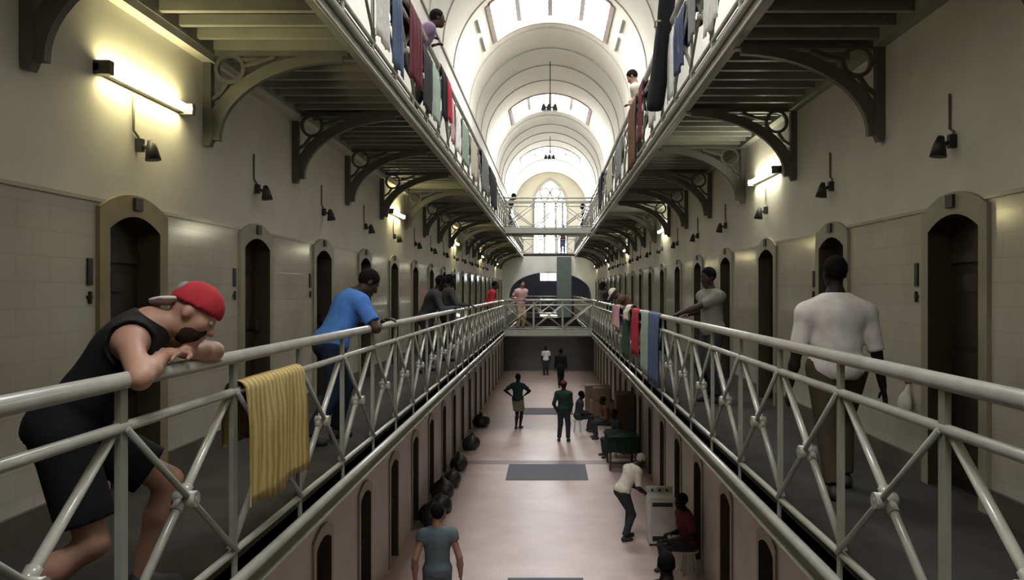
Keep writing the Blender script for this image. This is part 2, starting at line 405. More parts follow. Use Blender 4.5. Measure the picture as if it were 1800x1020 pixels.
# end wall with the gothic window
GW, GSP, GAP, GBT = 1.33, EYE + 6.6, EYE + 8.67, Z2 + .7
gr = (GW ** 2 + (GAP - GSP) ** 2) / (2 * GW)
def goth(x): x = abs(x); return GSP + math.sqrt(max(gr ** 2 - (x + gr - GW) ** 2, 0))
def vz(x): return SPRING + math.sqrt(max(VR ** 2 - x * x, 0))
mb = MB(); xs = sorted(set([round(-VR + 2 * VR * i / 64, 5) for i in range(65)] + [-GW, GW]))
for a, b in zip(xs, xs[1:]):
    z0 = Z2 - .3
    if a >= -GW - 1e-6 and b <= GW + 1e-6:
        mb.quad((a, YE, z0), (b, YE, z0), (b, YE, GBT), (a, YE, GBT)); mb.quad((a, YE, goth(a)), (b, YE, goth(b)), (b, YE, vz(b) + .02), (a, YE, vz(a) + .02))
    else: mb.quad((a, YE, z0), (b, YE, z0), (b, YE, vz(b) + .02), (a, YE, vz(a) + .02))
struct('wall_end', mb, M['vault'], 'pale end wall pierced by the pointed window', 'wall')
t = thing('window_%d' % nw, 'tall pointed gothic window with three lights in the end wall', 'window'); t['kind'] = 'structure'; nw += 1
g = MB()
gx = [-GW + 2 * GW * i / 24 for i in range(25)]
for a, b in zip(gx, gx[1:]): g.quad((a, YE + .15, GBT), (b, YE + .15, GBT), (b, YE + .15, goth(b)), (a, YE + .15, goth(a)))
g.build('pane', M['gothglass'], t)
fr = MB()
fr.ribbon([(x, YE + .02, goth(x)) for x in gx], .30, (0, 1, 0), .26)
for x in (-GW, GW): fr.box(x - .08, YE - .13, GBT, x + .08, YE + .17, GSP)
fr.box(-GW - .1, YE - .2, GBT - .15, GW + .1, YE + .17, GBT)
fr.build('window_frame', M['stone'], t)
tr = MB()
for x in (-.44, .44): tr.box(x - .10, YE - .03, GBT, x + .10, YE + .13, GSP + .2)
for c in (-.886, 0, .886):
    hw = .42
    tr.ribbon([(c + hw * math.cos(math.pi * (1 - i / 10)), YE + .05, GSP + .1 + .5 * math.sin(math.pi * i / 10)) for i in range(11)], .16, (0, 1, 0), .14)
for c in (-.42, .42): tr.ribbon([(c + .38 * math.cos(2 * math.pi * i / 16), YE + .05, GSP + 1.02 + .38 * math.sin(2 * math.pi * i / 16)) for i in range(17)], .16, (0, 1, 0), .14)
for z in (GBT + 1.2, GBT + 2.4): tr.box(-GW, YE + .03, z - .025, GW, YE + .08, z + .025)
tr.build('tracery', M['stone'], t)

# arch wall below the upper landing, lobby beyond
mb = MB(); xs = [WL + (WR - WL) * i / 60 for i in range(61)]
YAR = 47.9
AW, AC, ASP = 2.45, EYE + 1.12, EYE - .2
def az(x): return ASP + (AC - ASP) * math.sqrt(max(1 - (x / AW) ** 2, 0)) if abs(x) < AW else Z1
for a, b in zip(xs, xs[1:]):
    mb.quad((a, YAR, az(a)), (b, YAR, az(b)), (b, YAR, Z2 - .15), (a, YAR, Z2 - .15))
    mb.quad((a, YAR, az(a)), (b, YAR, az(b)), (b, YAR + .4, az(b)), (a, YAR + .4, az(a)))
struct('wall_arch', mb, M['white'], 'white wall with a wide arch below the upper landing', 'wall')
mb = MB(); mb.box(WL - .3, 58, 0, WR + .3, 58.2, Z2); mb.box(WL - .3, YA, 0, WL, 58, Z2); mb.box(WR, YA, 0, WR + .3, 58, Z2)
struct('wall_lobby', mb, M['bluewall'], 'dark blue painted lobby wall beyond the arch', 'wall')
struct('wall_lobby_ground', MB().box(WL, 50.2, 0, WR, 50.4, Z1 - .19), mat('far_wall_grey', (.085, .085, .08), None, .6, 2), 'dark grey wall closing the far end of the ground floor', 'wall')  # dark sheet standing for the shade under the far landing
t = thing('window_%d' % nw, 'small bright lobby window of two panes under the arch', 'window', (-.13, 57.95, EYE + 1.0)); t['kind'] = 'structure'; nw += 1
MB().box(-.58, 0, -.28, -.03, .03, .28).box(.03, 0, -.28, .58, .03, .28).build('pane', M['lobbyglass'], t)
MB().box(-.64, -.03, -.34, .64, .02, -.28).box(-.64, -.03, .28, .64, .02, .34).box(-.64, -.03, -.34, -.58, .02, .34).box(.58, -.03, -.34, .64, .02, .34).box(-.03, -.03, -.34, .03, .02, .34).build('window_frame', M['bar'], t)
struct('pillar_1', MB().box(.40, 47.45, Z1 - .19, 1.27, 47.85, Z2 - .2), M['pillar'], 'dark green boxed pillar rising to the upper landing', 'pillar')
# rear end behind the viewpoint: wall with an added glowing pane that brightens the vault
mb = MB(); 
mb.box(-3.3, YB - .2, 0, 3.3, YB, Z2 + 1.0); mb.box(-3.3, YB - .2, Z2 + 1.0, -1.3, YB, 14.4); mb.box(1.3, YB - .2, Z2 + 1.0, 3.3, YB, 14.4); mb.box(-1.3, YB - .2, 12.8, 1.3, YB, 14.4)
struct('wall_rear', mb, M['vault'], 'pale rear end wall behind the viewpoint', 'wall')
t = thing('window_%d' % nw, 'tall rear window behind the viewpoint', 'window'); t['kind'] = 'structure'; nw += 1
MB().box(-1.3, YB - .15, Z2 + 1.0, 1.3, YB - .12, 12.8).build('pane', M['rearglass'], t)
MB().box(-.48, YB - .12, Z2 + 1, -.40, YB - .02, 12.8).box(.40, YB - .12, Z2 + 1, .48, YB - .02, 12.8).build('window_frame', M['stone'], t)

# ------------------------------------------------------------------ railings
PB = 1.065
def rail_meshes():
    post = MB().box(-.012, -.026, -.12, .012, .026, 1.03).mesh('post', M['railgrey'])
    b1 = MB().tube([(0.018, 0, .055), (0.018, PB, .865)], .021, 8).mesh('brace', M['rail'])
    b2 = MB().tube([(-.018, 0, .865), (-.018, PB, .055)], .0145, 8).mesh('brace_bar', M['railgrey'])  # darker post colour on this diagonal stands in for its shade
    c = Vector((0, PB / 2, .46)); hub = MB()
    hub.tube([c + Vector((-.05, 0, 0)), c + Vector((.05, 0, 0))], .036, 10)
    hub.tube([c + Vector((-.052, 0, 0)), c + Vector((.052, 0, 0))], .014, 6)
    for s1, s2 in ((1, 1), (-1, -1)):
        d = Vector((0, PB, .81)).normalized() * .07
        hub.tube([c + Vector((.018, 0, 0)), c + Vector((.018, 0, 0)) + d * s1], .028, 8)
    return post, b1, b2, hub.mesh('clamp', M['rail'])
RM = rail_meshes()
def railing(label, x, y0, zf, n, rz=0, plen=PB, start=-.2, end=.2, inside=1):
    t = thing('railing', label, 'railing', (x, y0, zf), rz)
    L = n * plen
    a, b = start, L + end
    MB().tube([(0, a, 1.044), (0, b, 1.044)], .033, 14).build('handrail', M['rail'], t)
    MB().tube([(0, a, .868), (0, b, .868)], .022, 10).build('middle_rail', M['rail'], t)
    MB().tube([(0, a, .05), (0, b, .05)], .019, 10).build('bottom_rail', M['rail'], t)
    MB().tube([(-.02 * inside, a, -.10), (-.02 * inside, b, -.10)], .032, 10).build('toe_rail', M['rail'], t)
    MB().tube([(-.015 * inside, a, -.225), (-.015 * inside, b, -.225)], .015, 8).build('lower_pipe', M['rail'], t)
    for i in range(n + 1):
        link('post', RM[0], t).location = (0, i * plen, 0)
        if i < n:
            for nm, me in (('brace', RM[1]), ('brace', RM[2]), ('clamp', RM[3])):
                o = link(nm, me, t); o.location = (0, i * plen, 0); o.scale = (inside, plen / PB, 1)
    return t
railing('grey tubular railing the red cap man leans on', XL, 3.008 - PB, Z1, 24, start=-.9, end=.4, inside=-1)
railing('grey tubular railing hung with clothes beside the white shirted man', XR, 2.98 - PB, Z1, 24, start=-.9, end=.4)
railing('far grey railing beyond the bridge on the red cap man side', XL, 29.2, Z1, 17, inside=-1)
railing('far grey railing beyond the bridge on the white shirted man side', XR, 29.2, Z1, 17)
railing('pale upper railing hung with maroon and navy clothes', XL, 3.008 - PB, Z2, 42, start=-.9, end=.4, inside=-1)
railing('pale upper railing with the brown blanket over it', XR, 2.98 - PB, Z2, 42, start=-.9, end=.4)
w = (XR - XL) / 3
railing('short cross railing on the near edge of the middle bridge', XL, YBR + .03, Z1, 3, -math.pi / 2, w, 0, 0)
railing('short cross railing on the far edge of the middle bridge', XL, YBR + 1.17, Z1, 3, -math.pi / 2, w, 0, 0)
railing('short cross railing on the near edge of the upper bridge', XL, YBR + .03, Z2, 3, -math.pi / 2, w, 0, 0)
railing('short cross railing on the far edge of the upper bridge', XL, YBR + 1.17, Z2, 3, -math.pi / 2, w, 0, 0)
railing('cross railing along the upper landing before the gothic window', XL, 48.03, Z2, 3, -math.pi / 2, w, 0, 0)
railing('cross railing along the middle landing before the arch', XL, 48.03, Z1, 3, -math.pi / 2, w, 0, 0)

# ------------------------------------------------------------------ iron brackets
def bracket(label, loc, rz):
    t = thing('iron_bracket', label, 'bracket', loc, rz)
    MB().ribbon([(.035, 0, 0), (.035, 0, -.40), (.045, 0, -.72), (.03, 0, -.80)], .075, (0, 1, 0), [.07, .07, .09, .05]).build('wall_leg', M['iron'], t)
    pts = [(1.17 - 1.10 * math.cos(a), 0, -.75 + .70 * math.sin(a)) for a in [math.pi / 2 * i / 14 for i in range(15)]]
    MB().ribbon(pts, .06, (0, 1, 0), [.13 - .05 * i / 14 for i in range(15)]).build('curved_arm', M['iron'], t)
    MB().ribbon([(.22 + .115 * math.cos(a), 0, -.15 + .115 * math.sin(a)) for a in [2 * math.pi * i / 20 for i in range(21)]], .045, (0, 1, 0), .032).build('ring', M['iron'], t)
    MB().ribbon([(.05, 0, -.42), (.14, 0, -.36), (.20, 0, -.27)], .04, (0, 1, 0), .03).build('scroll', M['iron'], t)
    MB().ribbon([(.34, 0, -.13), (.46, 0, -.10), (.60, 0, -.05)], .04, (0, 1, 0), .03).build('scroll', M['iron'], t)
    MB().box(0, -.035, -.045, 1.22, .035, 0).build('top_bar', M['iron'], t)
    return t
zu = Z2 - .2
b0 = bracket('black iron bracket above and before the lit tube lamp, cut by the frame', (WL, DL0 - BAY / 2, zu), 0)
for k in range(0, 18):
    copy_tree(b0, (WL, DL0 + BAY * (k + .5), zu), 0, '%s iron bracket beyond the near tube lamp under the upper gallery' % ORD[k], 'brackets over the red cap man')
for k in range(-1, 18):
    copy_tree(b0, (WR, DR0 + BAY * (k + .5), zu), math.pi, '%s iron bracket over the white shirted man gallery, counted from the viewpoint' % ORD[k + 1], 'brackets over the white shirted man')
b0['group'] = 'brackets over the red cap man'

# ------------------------------------------------------------------ lamps
def lamp(label, loc, rz, m):
    t = thing('fluorescent_lamp', label, 'lamp', loc, rz, 'wall tube lamps')
    MB().box(0, -.62, -.03, .045, .62, .03).build('housing', M['housing'], t, .006)
    for y in (-.62, .56): MB().box(.0, y, -.045, .11, y + .06, .045).build('end_cap', M['housing'], t, .006)
    MB().tube([(.085, -.56, 0), (.085, .56, 0)], .024, 12).build('tube', m, t)
    return t
zl = EYE + 1.43
l0 = lamp('lit tube lamp on the cream wall above the nearest cell door', (WL, 5.7, zl), 0, M['tube'])
for i, y in enumerate((14.9, 24.1, 33.3, 42.5)):
    copy_tree(l0, (WL, y, zl), 0, 'lit tube lamp on the red cap man wall, %s beyond the nearest one' % ORD[i])
lr = lamp('lit tube lamp high on the wall ahead of the white shirted man', (WR, 10.0, zl), math.pi, M['tubecool'])
for i, y in enumerate((.8, 18.9, 28.1, 37.3, 46.5)):
    copy_tree(lr, (WR, y, zl), math.pi, ('lit tube lamp beside the viewpoint reflected in the tiles' if i == 0 else 'lit tube lamp on the white shirted man wall, %s beyond the large lit one' % ORD[i - 1]))
t = copy_tree(lr, (-.02, 47.97, Z1 - .1), math.pi / 2 * -1, 'lit tube lamp on the front edge of the far middle landing')

for x, sd in ((WR, 'white shirt'), (WL, 'red cap')):  # unseen lamps added to lift the dark lobby
    for y, wh in ((51.5, 'first'), (55.0, 'second')): copy_tree(lr, (x, y, Z2 - .35), math.pi if x > 0 else 0, '%s lit lobby tube lamp under the upper landing, %s side' % (wh, sd))
# wall bells over the doors with their conduits
def bell(label, loc, rz, grp):
    t = thing('wall_bell', label, 'bell', loc, rz, grp)
    MB().tube([(.012, -.06, .34), (.012, -.06, .10), (.012, .0, .07), (.03, .0, .03)], .009, 6).build('conduit', M['conduit'], t)
    MB().box(0, -.02, -.04, .05, .02, .05).tube([(.05, 0, .0), (.10, 0, -.03)], .014, 6).build('mount', M['dark'], t)
    MB().tube([(.10, 0, .04), (.11, 0, -.02), (.12, 0, -.10)], [.02, .04, .055], 10).build('gong', M['dark'], t)
    return t
w0 = bell('dark wall bell hanging below the near tube lamp', (WL, DL0 + .05, EYE + 1.02), 0, 'bells over the red cap man')
for k in range(1, 14):
    copy_tree(w0, (WL, DL0 + BAY * k, EYE + 1.0), 0, 'small dark wall bell over the %s door past the near tube lamp' % ORD[k - 1])
for k in range(0, 14):
    copy_tree(w0, (WR, DR0 + BAY * k, EYE + 1.0), math.pi, 'small dark wall bell over the %s door of the white shirted man gallery' % ORD[k], 'bells over the white shirted man')
def call_plate(label, loc, rz, grp):
    t = thing('call_plate', label, 'plate', loc, rz, grp)
    MB().box(0, -.028, -.085, .014, .028, .085).build('slot', M['dark'], t, .004)
    MB().box(0, -.010, -.205, .02, .010, -.125).box(0, -.026, -.172, .016, .026, -.152).build('key_switch', M['dark'], t, .003)
    return t
c0 = call_plate('dark slot plate with key switch before the nearest door by the red cap', (WL, DL0 - .53, EYE + .12), 0, 'call plates')
for k in (1, 2):
    copy_tree(c0, (WL, DL0 - .53 + BAY * k, EYE + .12), 0, 'dark slot plate with key switch before the %s door from the red cap' % ORD[k])
for k in (0, 1):
    copy_tree(c0, (WR, DR0 + .56 + BAY * k, EYE + .12), math.pi, 'dark slot plate with key switch past the %s door by the white shirted man' % ORD[k])
# hanging lamps in the vault
def pendant(label, y, z, top):
    t = thing('pendant_lamp', label, 'lamp', (0, y, z))
    MB().tube([(0, 0, 0), (0, 0, top - z)], .018, 6).build('rod', M['dark'], t)
    MB().tube([(-.26, 0, .02), (.26, 0, .02)], .03, 6).build('crossbar', M['dark'], t)
    for x in (-.26, -.05, .2):
        MB().tube([(x, 0, .16), (x, 0, .06), (x, 0, -.12)], [.04, .07, .11], 10).build('shade', M['dark'], t)
    return t
pendant('dark hanging lamp cluster on a rod before the middle roof light', 32.0, EYE + 7.35, SPRING + VR)
pendant('dark hanging lamp cluster farther along the vault', 47.5, EYE + 7.95, SPRING + VR)
# ------------------------------------------------------------------ bodies: smooth union of tapered limbs, meshed by surface nets
def rotx(a): c, s = math.cos(a), math.sin(a); return np.array([[1, 0, 0], [0, c, -s], [0, s, c]])
def unit(v): v = np.asarray(v, float); return v / (np.linalg.norm(v) + 1e-9)
class Field:
    def __init__(s): s.ops = []
    def cone(s, a, b, ra, rb, k=.03): s.ops.append(('c', np.array(a, float), np.array(b, float), ra, rb, k)); return s
    def flat(s, a, b, ra, rb, k=.02): s.ops.append(('k', np.array(a, float), np.array(b, float), ra, rb, k)); return s
    def ell(s, c, r, rot=None, k=.03): s.ops.append(('e', np.array(c, float), np.array(r, float), np.eye(3) if rot is None else rot, 0, k)); return s
    def sub(s, c, r, k=.01): s.ops.append(('s', np.array(c, float), np.array([r] * 3 if np.isscalar(r) else r, float), np.eye(3), 0, k)); return s
    def cut(s, p, n): s.ops.append(('p', np.array(p, float), unit(n), 0, 0, 0)); return s       # removes the side n points to
    def bounds(s):
        lo, hi = np.full(3, 1e9), np.full(3, -1e9)
        for o in s.ops:
            if o[0] in 'ck': r = max(o[3], o[4]); l, h = np.minimum(o[1], o[2]) - r, np.maximum(o[1], o[2]) + r
            elif o[0] == 'e': r = o[2].max(); l, h = o[1] - r, o[1] + r
            else: continue
            lo, hi = np.minimum(lo, l), np.maximum(hi, h)
        return lo, hi
    def mesh(s, h):
        lo, hi = s.bounds(); lo = lo - 4 * h; n = np.ceil((hi + 4 * h - lo) / h).astype(int) + 1
        F = np.full(n, 1.0, np.float32); ax = [lo[i] + h * np.arange(n[i]) for i in range(3)]
        for o in s.ops:
            if o[0] == 'p': l, hh = lo, hi + 4 * h
            else:
                if o[0] in 'ck': r = max(o[3], o[4]); l, hh = np.minimum(o[1], o[2]) - r, np.maximum(o[1], o[2]) + r
                else: r = o[2].max(); l, hh = o[1] - r, o[1] + r
                m = o[5] + 3 * h; l, hh = l - m, hh + m
            i0 = np.clip(np.floor((l - lo) / h).astype(int), 0, n - 1); i1 = np.clip(np.ceil((hh - lo) / h).astype(int) + 1, 1, n)
            X, Y, Z = (a.astype(np.float32) for a in (ax[0][i0[0]:i1[0], None, None], ax[1][None, i0[1]:i1[1], None], ax[2][None, None, i0[2]:i1[2]]))
            sl = tuple(slice(i0[i], i1[i]) for i in range(3)); G = F[sl]
            if o[0] in 'ck':
                a, b = o[1], o[2]; d = b - a; L2 = d @ d + 1e-9
                t = ((X - a[0]) * d[0] + (Y - a[1]) * d[1] + (Z - a[2]) * d[2]) / L2
                tc = np.clip(t, 0, 1) if o[0] == 'c' else np.clip(t, 0, 1.6)
                D = np.sqrt((X - a[0] - tc * d[0]) ** 2 + (Y - a[1] - tc * d[1]) ** 2 + (Z - a[2] - tc * d[2]) ** 2) - (o[3] + np.clip(t, 0, 1) * (o[4] - o[3]))
                if o[0] == 'k': D = np.maximum(D, (t - 1) * math.sqrt(L2))
            elif o[0] in 'es':
                q = np.stack(np.broadcast_arrays(X - o[1][0], Y - o[1][1], Z - o[1][2]), -1) @ o[3].astype(np.float32)
                k0 = np.sqrt(((q / o[2]) ** 2).sum(-1)); k1 = np.sqrt(((q / o[2] ** 2) ** 2).sum(-1)) + 1e-6
                D = k0 * (k0 - 1) / k1
            else: D = (X - o[1][0]) * o[2][0] + (Y - o[1][1]) * o[2][1] + (Z - o[1][2]) * o[2][2]
            if o[0] == 'p': F[sl] = np.maximum(G, D)
            elif o[0] == 's': F[sl] = np.maximum(G, -D)
            else:
                k = max(o[5], 1e-4); hk = np.clip(.5 + .5 * (G - D) / k, 0, 1); F[sl] = G * (1 - hk) + D * hk - k * hk * (1 - hk)
        return nets(F, lo, h)
def nets(F, lo, h):
    sg = F < 0; c = [slice(0, -1), slice(1, None)]
    cnt = sum(sg[c[i], c[j], c[k]].astype(np.int8) for i in (0, 1) for j in (0, 1) for k in (0, 1))
    act = (cnt > 0) & (cnt < 8); idx = np.full(act.shape, -1, np.int64); I = np.argwhere(act); idx[act] = np.arange(len(I))
    P = np.zeros((len(I), 3)); N = np.zeros(len(I)); cs = [(i, j, k) for i in (0, 1) for j in (0, 1) for k in (0, 1)]
    for a in cs:
        for d in range(3):
            if a[d]: continue
            b = list(a); b[d] = 1
            fa = F[I[:, 0] + a[0], I[:, 1] + a[1], I[:, 2] + a[2]]; fb = F[I[:, 0] + b[0], I[:, 1] + b[1], I[:, 2] + b[2]]
            m = (fa < 0) != (fb < 0); t = np.where(m, fa / np.where(m, fa - fb, 1), 0)
            p = np.tile(np.array(a, float), (len(I), 1)); p[:, d] += t
            P += p * m[:, None]; N += m
    V = lo + h * (I + P / N[:, None]); Q = []
    for d in range(3):
        u, v = (d + 1) % 3, (d + 2) % 3
        s0 = [slice(None)] * 3; s1 = [slice(None)] * 3; s0[d] = slice(0, -1); s1[d] = slice(1, None)
        A, B = sg[tuple(s0)], sg[tuple(s1)]; E = np.argwhere(A != B)
        E = E[(E[:, u] > 0) & (E[:, v] > 0)]
        if not len(E): continue
        ins = sg[E[:, 0], E[:, 1], E[:, 2]]
        def at(du, dv): q = E.copy(); q[:, u] -= du; q[:, v] -= dv; return idx[q[:, 0], q[:, 1], q[:, 2]]
        q = np.stack([at(1, 1), at(0, 1), at(0, 0), at(1, 0)], 1); q[~ins] = q[~ins][:, ::-1]; Q.append(q)
    return V, np.concatenate(Q)

def ik(a, t, l1, l2, hint):
    a, t = np.asarray(a, float), np.asarray(t, float); d = t - a; L = np.linalg.norm(d)
    if L > (l1 + l2) * .999: t = a + d / L * (l1 + l2) * .999; d = t - a; L = np.linalg.norm(d)
    L = max(L, abs(l1 - l2) + .02)
    u = d / L; x = (l1 ** 2 - l2 ** 2 + L ** 2) / (2 * L); y = math.sqrt(max(l1 ** 2 - x ** 2, 0))
    h = np.asarray(hint, float); h = unit(h - u * (h @ u)); return a + u * x + h * y, t

def person(label, loc, heading, H=1.75, hip=None, hipy=0., lean=0., neck=None, look=(0, 1, -.05), hands=None, feet=None, local=False, wide=1., elbow=((.5, -1, -.3), (-.5, -1, -.3)),
           knee=(0, 1, .1), skin='mid', top='grey', sleeve=.55, bottom='dkblue', shorts=False, hair=True, cap=None, beard=False, res=.02, shoe=None, group=None, curl=.5, fem=0., thumbs=True, hairm=None, bare=False, hem=-.06, twist=0., slope=0., elbowpt=None):
    """heading 0 faces away from the viewpoint, 90 towards +x; hands and feet are world points unless local"""
    s = H / 1.75; hip = hip or .93 * s; hd = R(heading); cw, sw = math.cos(hd), math.sin(hd); loc = np.array(loc, float)
    def tolocal(p):
        p = np.asarray(p, float)
        if local: return p / s
        q = p - loc; return np.array([q[0] * cw - q[1] * sw, q[0] * sw + q[1] * cw, q[2]]) / s
    ln = R(lean); D = np.array([0, math.sin(ln), math.cos(ln)]); FW = np.array([0, math.cos(ln), -math.sin(ln)]); RT = rotx(-ln)
    tw = R(twist); SX = np.array([math.cos(tw), 0, 0]) + FW * math.sin(tw)
    P = np.array([0, hipy / s, hip / s]); X = np.array([1., 0, 0])
    nb = P + D * .53; sh = [P + D * (.435 - slope) + SX * .185 * wide * sg for sg in (1, -1)]
    nd = unit(neck if neck is not None else D + np.array([0, .15, .1])); hc = nb + nd * .16
    hf = unit(np.array(look, float)); hu = unit(nd - hf * (nd @ hf)) if abs(nd @ hf) < .95 else unit(np.array([0, 0, 1.]) - hf * hf[2]); hr = np.cross(hf, hu); HR = np.stack([hr, hf, hu], 1)
    hp = [P + X * .088 * wide * sg - np.array([0, 0, .02]) for sg in (1, -1)]
    if hands is None: hands = [None, None]
    HT = [tolocal(h) if h is not None else sh[i] + np.array([(.07 * wide) * (1, -1)[i], .06, -.545]) for i, h in enumerate(hands)]
    FT = [tolocal(f) + np.array([0, 0, .085]) if f is not None else np.array([.10 * wide * (1, -1)[i], 0, .085]) for i, f in enumerate(feet or [None, None])]
    el, wr, kn, an = [], [], [], []
    for i in (0, 1):
        eh = elbow[i] if not elbowpt or elbowpt[i] is None else tolocal(elbowpt[i]) - sh[i]
        e, w = ik(sh[i], HT[i], .295, .262, eh); el.append(e); wr.append(w)
        k, a = ik(hp[i], FT[i], .44, .425, knee if not isinstance(knee[0], (tuple, list)) else knee[i]); kn.append(k); an.append(a)
    W_ = np.array([wide, 1 + (wide - 1) * .6, 1])
    def torso(f, g):
        f.ell(P + D * .02, np.array([.155, .115, .12]) * W_ + g, RT); f.ell(P + D * .17, np.array([.14, .105, .16]) * W_ + g, RT)
        f.ell(P + D * .36, np.array([.165, .115, .17]) * W_ + g, RT, .05); f.cone(sh[0] - SX * .02 , sh[1] + SX * .02, .062 + g, .062 + g, .05)
        for q in sh: f.cone(nb - D * .035, q, .05 + g * .6, .052 + g * .8, .05)
        f.cone(nb - D * .06, nb + D * .0, .085 + g * .6, .06 + g * .6, .05)
    B = Field(); torso(B, 0)
    B.cone(nb - D * .02, hc - hu * .04, .056, .052, .03)
    h_ = lambda x, y, z: hc + HR @ np.array([x, y, z])
    B.ell(h_(0, -.005, .025), (.077, .097, .095), HR, .02); B.ell(h_(0, .03, -.05), (.058, .066, .072), HR, .03); B.cone(h_(0, .06, -.095), h_(0, .075, -.095), .022, .02, .03)
    B.cone(h_(-.035, .078, .022), h_(.035, .078, .022), .014, .014, .015); B.cone(h_(0, .085, .012), h_(0, .108, -.028), .010, .016, .012)
    B.cone(h_(-.018, .092, -.066), h_(.018, .092, -.066), .010, .010, .010)
    for sg in (1, -1):
        B.ell(h_(sg * .078, -.01, -.008), (.012, .022, .033), HR, .008); B.ell(h_(sg * .042, .055, -.02), (.024, .03, .024), HR, .02)
        B.sub(h_(sg * .032, .098, .004), .015)
    for i in (0, 1):
        m = .5
        B.cone(sh[i], el[i], .052 * (.5 + .5 * wide), .040, .03); B.cone(el[i], el[i] + (wr[i] - el[i]) * .4, .040, .042, .02); B.cone(el[i] + (wr[i] - el[i]) * .4, wr[i], .042, .027, .02)
        B.cone(hp[i], kn[i], .085 * wide, .056, .04); B.cone(kn[i], kn[i] + (an[i] - kn[i]) * .35 - FW * .0, .054, .056, .03); B.cone(kn[i] + (an[i] - kn[i]) * .35, an[i], .056, .036, .03)
        B.cone(an[i] - np.array([0, .02, .045]), an[i] + np.array([.02 * (1, -1)[i], .13, -.055]), .032, .028, .03)
    root = thing('person', label, 'person', tuple(loc), -hd, group)
    fingers = MB()
    for i in (0, 1):
        fd = unit(wr[i] - el[i]); sgn = (1, -1)[i]
        out = X * sgn - fd * (X[0] * sgn * fd[0]); out = unit(out) if np.linalg.norm(out) > .3 else unit(np.cross(fd, [0, 0, 1.]))
        pn = -out if abs(fd[2]) > .6 else unit(np.array([0, 0, -1.]) - fd * -fd[2])         # palm faces the body, or down when the arm is level
        ac = unit(np.cross(fd, pn))                                                          # across the palm
        palm = wr[i] + fd * .05
        B.ell(palm, (.041, .052, .016), np.stack([ac, fd, pn], 1), .015)
        fwd_side = 1 if (ac @ np.array([0, 1., .2])) >= 0 else -1
        if abs(fd[2]) <= .6: fwd_side = -1 if (ac @ X) * sgn > 0 else 1                      # thumb towards the other hand
        for j, (L, off) in enumerate(((.070, .030), (.080, .010), (.074, -.010), (.057, -.029))):
            p = palm + fd * .042 + ac * off * fwd_side; d = fd.copy(); pts = [p - fd * .02]; rr = [.0095]
            for q, fr in enumerate((.45, .32, .23)):
                a = curl * (.55 + .12 * j) * (1 if q else .7); d = unit(d * math.cos(a) + pn * math.sin(a)); p = p + d * L * fr; pts.append(p); rr.append((.0092, .0085, .0055)[q])
            pts.insert(1, palm + fd * .042 + ac * off * fwd_side); rr.insert(1, .0095)
            fingers.tube([tuple(x * s) for x in pts], [r * s for r in rr], 6)
        b = palm - fd * .02 + ac * .033 * fwd_side; d1 = unit(fd * .75 + ac * .8 * fwd_side + pn * .35); d2 = unit(fd + pn * .5 + ac * .15 * fwd_side)
        fingers.tube([tuple(x * s) for x in (b - d1 * .02, b, b + d1 * .035, b + d1 * .035 + d2 * .028, b + d1 * .035 + d2 * .036)], [r * s for r in (.012, .0125, .011, .009, .005)], 6)
    def emit(name, f, m, rs=None, extra=None, parent=root):
        V, Q = f.mesh((rs or res)); mb = MB(); mb.add(V * s, Q, 0, True)
        if extra: mb.add(extra.v, extra.f, 0, True)
        return mb.build(name, m, parent)
    emit('body', B, SK[skin], None, fingers)
    if not bare:
        T = Field(); torso(T, .022); T.cone(P + D * .1, P + D * hem, .10, .11, .05); 
        T.ell(P + D * (hem + .08), np.array([.165, .125, .10]) * W_ + .02, RT, .05)
        T.cut(P + D * hem, -D); T.cut(nb + D * .012, D)
        if sleeve > 0:
            for i in (0, 1):
                if sleeve <= 1: T.flat(sh[i], sh[i] + (el[i] - sh[i]) * sleeve, .072, .062 + .008 * (sleeve < .8), .03)
                else:
                    T.cone(sh[i], el[i], .070, .054, .03); T.flat(el[i], el[i] + (wr[i] - el[i]) * (sleeve - 1), .054, .042, .02)
        if sleeve == 0:
            for i in (0, 1): T.sub(sh[i] + SX * (1, -1)[i] * .045 + FW * .01, .098)
        emit('shirt', T, CL[top])
    Lg = Field(); Lg.ell(P + D * .0, np.array([.168, .132, .14]) * W_, RT)
    if not shorts:
        for i in (0, 1): Lg.cone(hp[i], kn[i], .102 * wide, .076, .04); Lg.flat(kn[i], kn[i] + (an[i] - kn[i]) * .95, .076, .062, .03)
    else:
        for i in (0, 1): Lg.flat(hp[i], hp[i] + (kn[i] - hp[i]) * .80, .108 * wide, .108, .05)
    Lg.cut(P + D * .10, D)
    emit('trousers' if not shorts else 'shorts', Lg, CL[bottom])
    for i in (0, 1):
        f = Field(); x = .02 * (1, -1)[i]
        f.cone(an[i] + np.array([0, -.03, -.045]), an[i] + np.array([x, .13, -.055]), .044, .040, .02); f.cone(an[i] + np.array([0, -.01, -.02]), an[i] + np.array([x, .04, -.04]), .046, .042, .02)
        f.cut(an[i] - np.array([0, 0, .085]), (0, 0, -1)); emit('shoe', f, shoe or SHOE)
    if hair and not cap:
        f = Field(); f.ell(h_(0, -.014, .034), (.087, .104, .102), HR); f.cut(h_(0, .066, .06), HR @ unit([0, 1, -.55])); f.cut(h_(0, 0, -.075), HR @ np.array([0, 0, -1.]))
        emit('hair', f, hairm or HAIR)
    if beard:
        f = Field(); f.ell(h_(0, .03, -.052), (.061, .071, .078), HR); f.cut(h_(0, .0, -.052), HR @ unit([0, -.5, 1])); f.cut(h_(0, .0, -.0), HR @ unit([0, -1., .0])); f.sub(h_(0, .112, -.058), .024); emit('beard', f, BEARD)
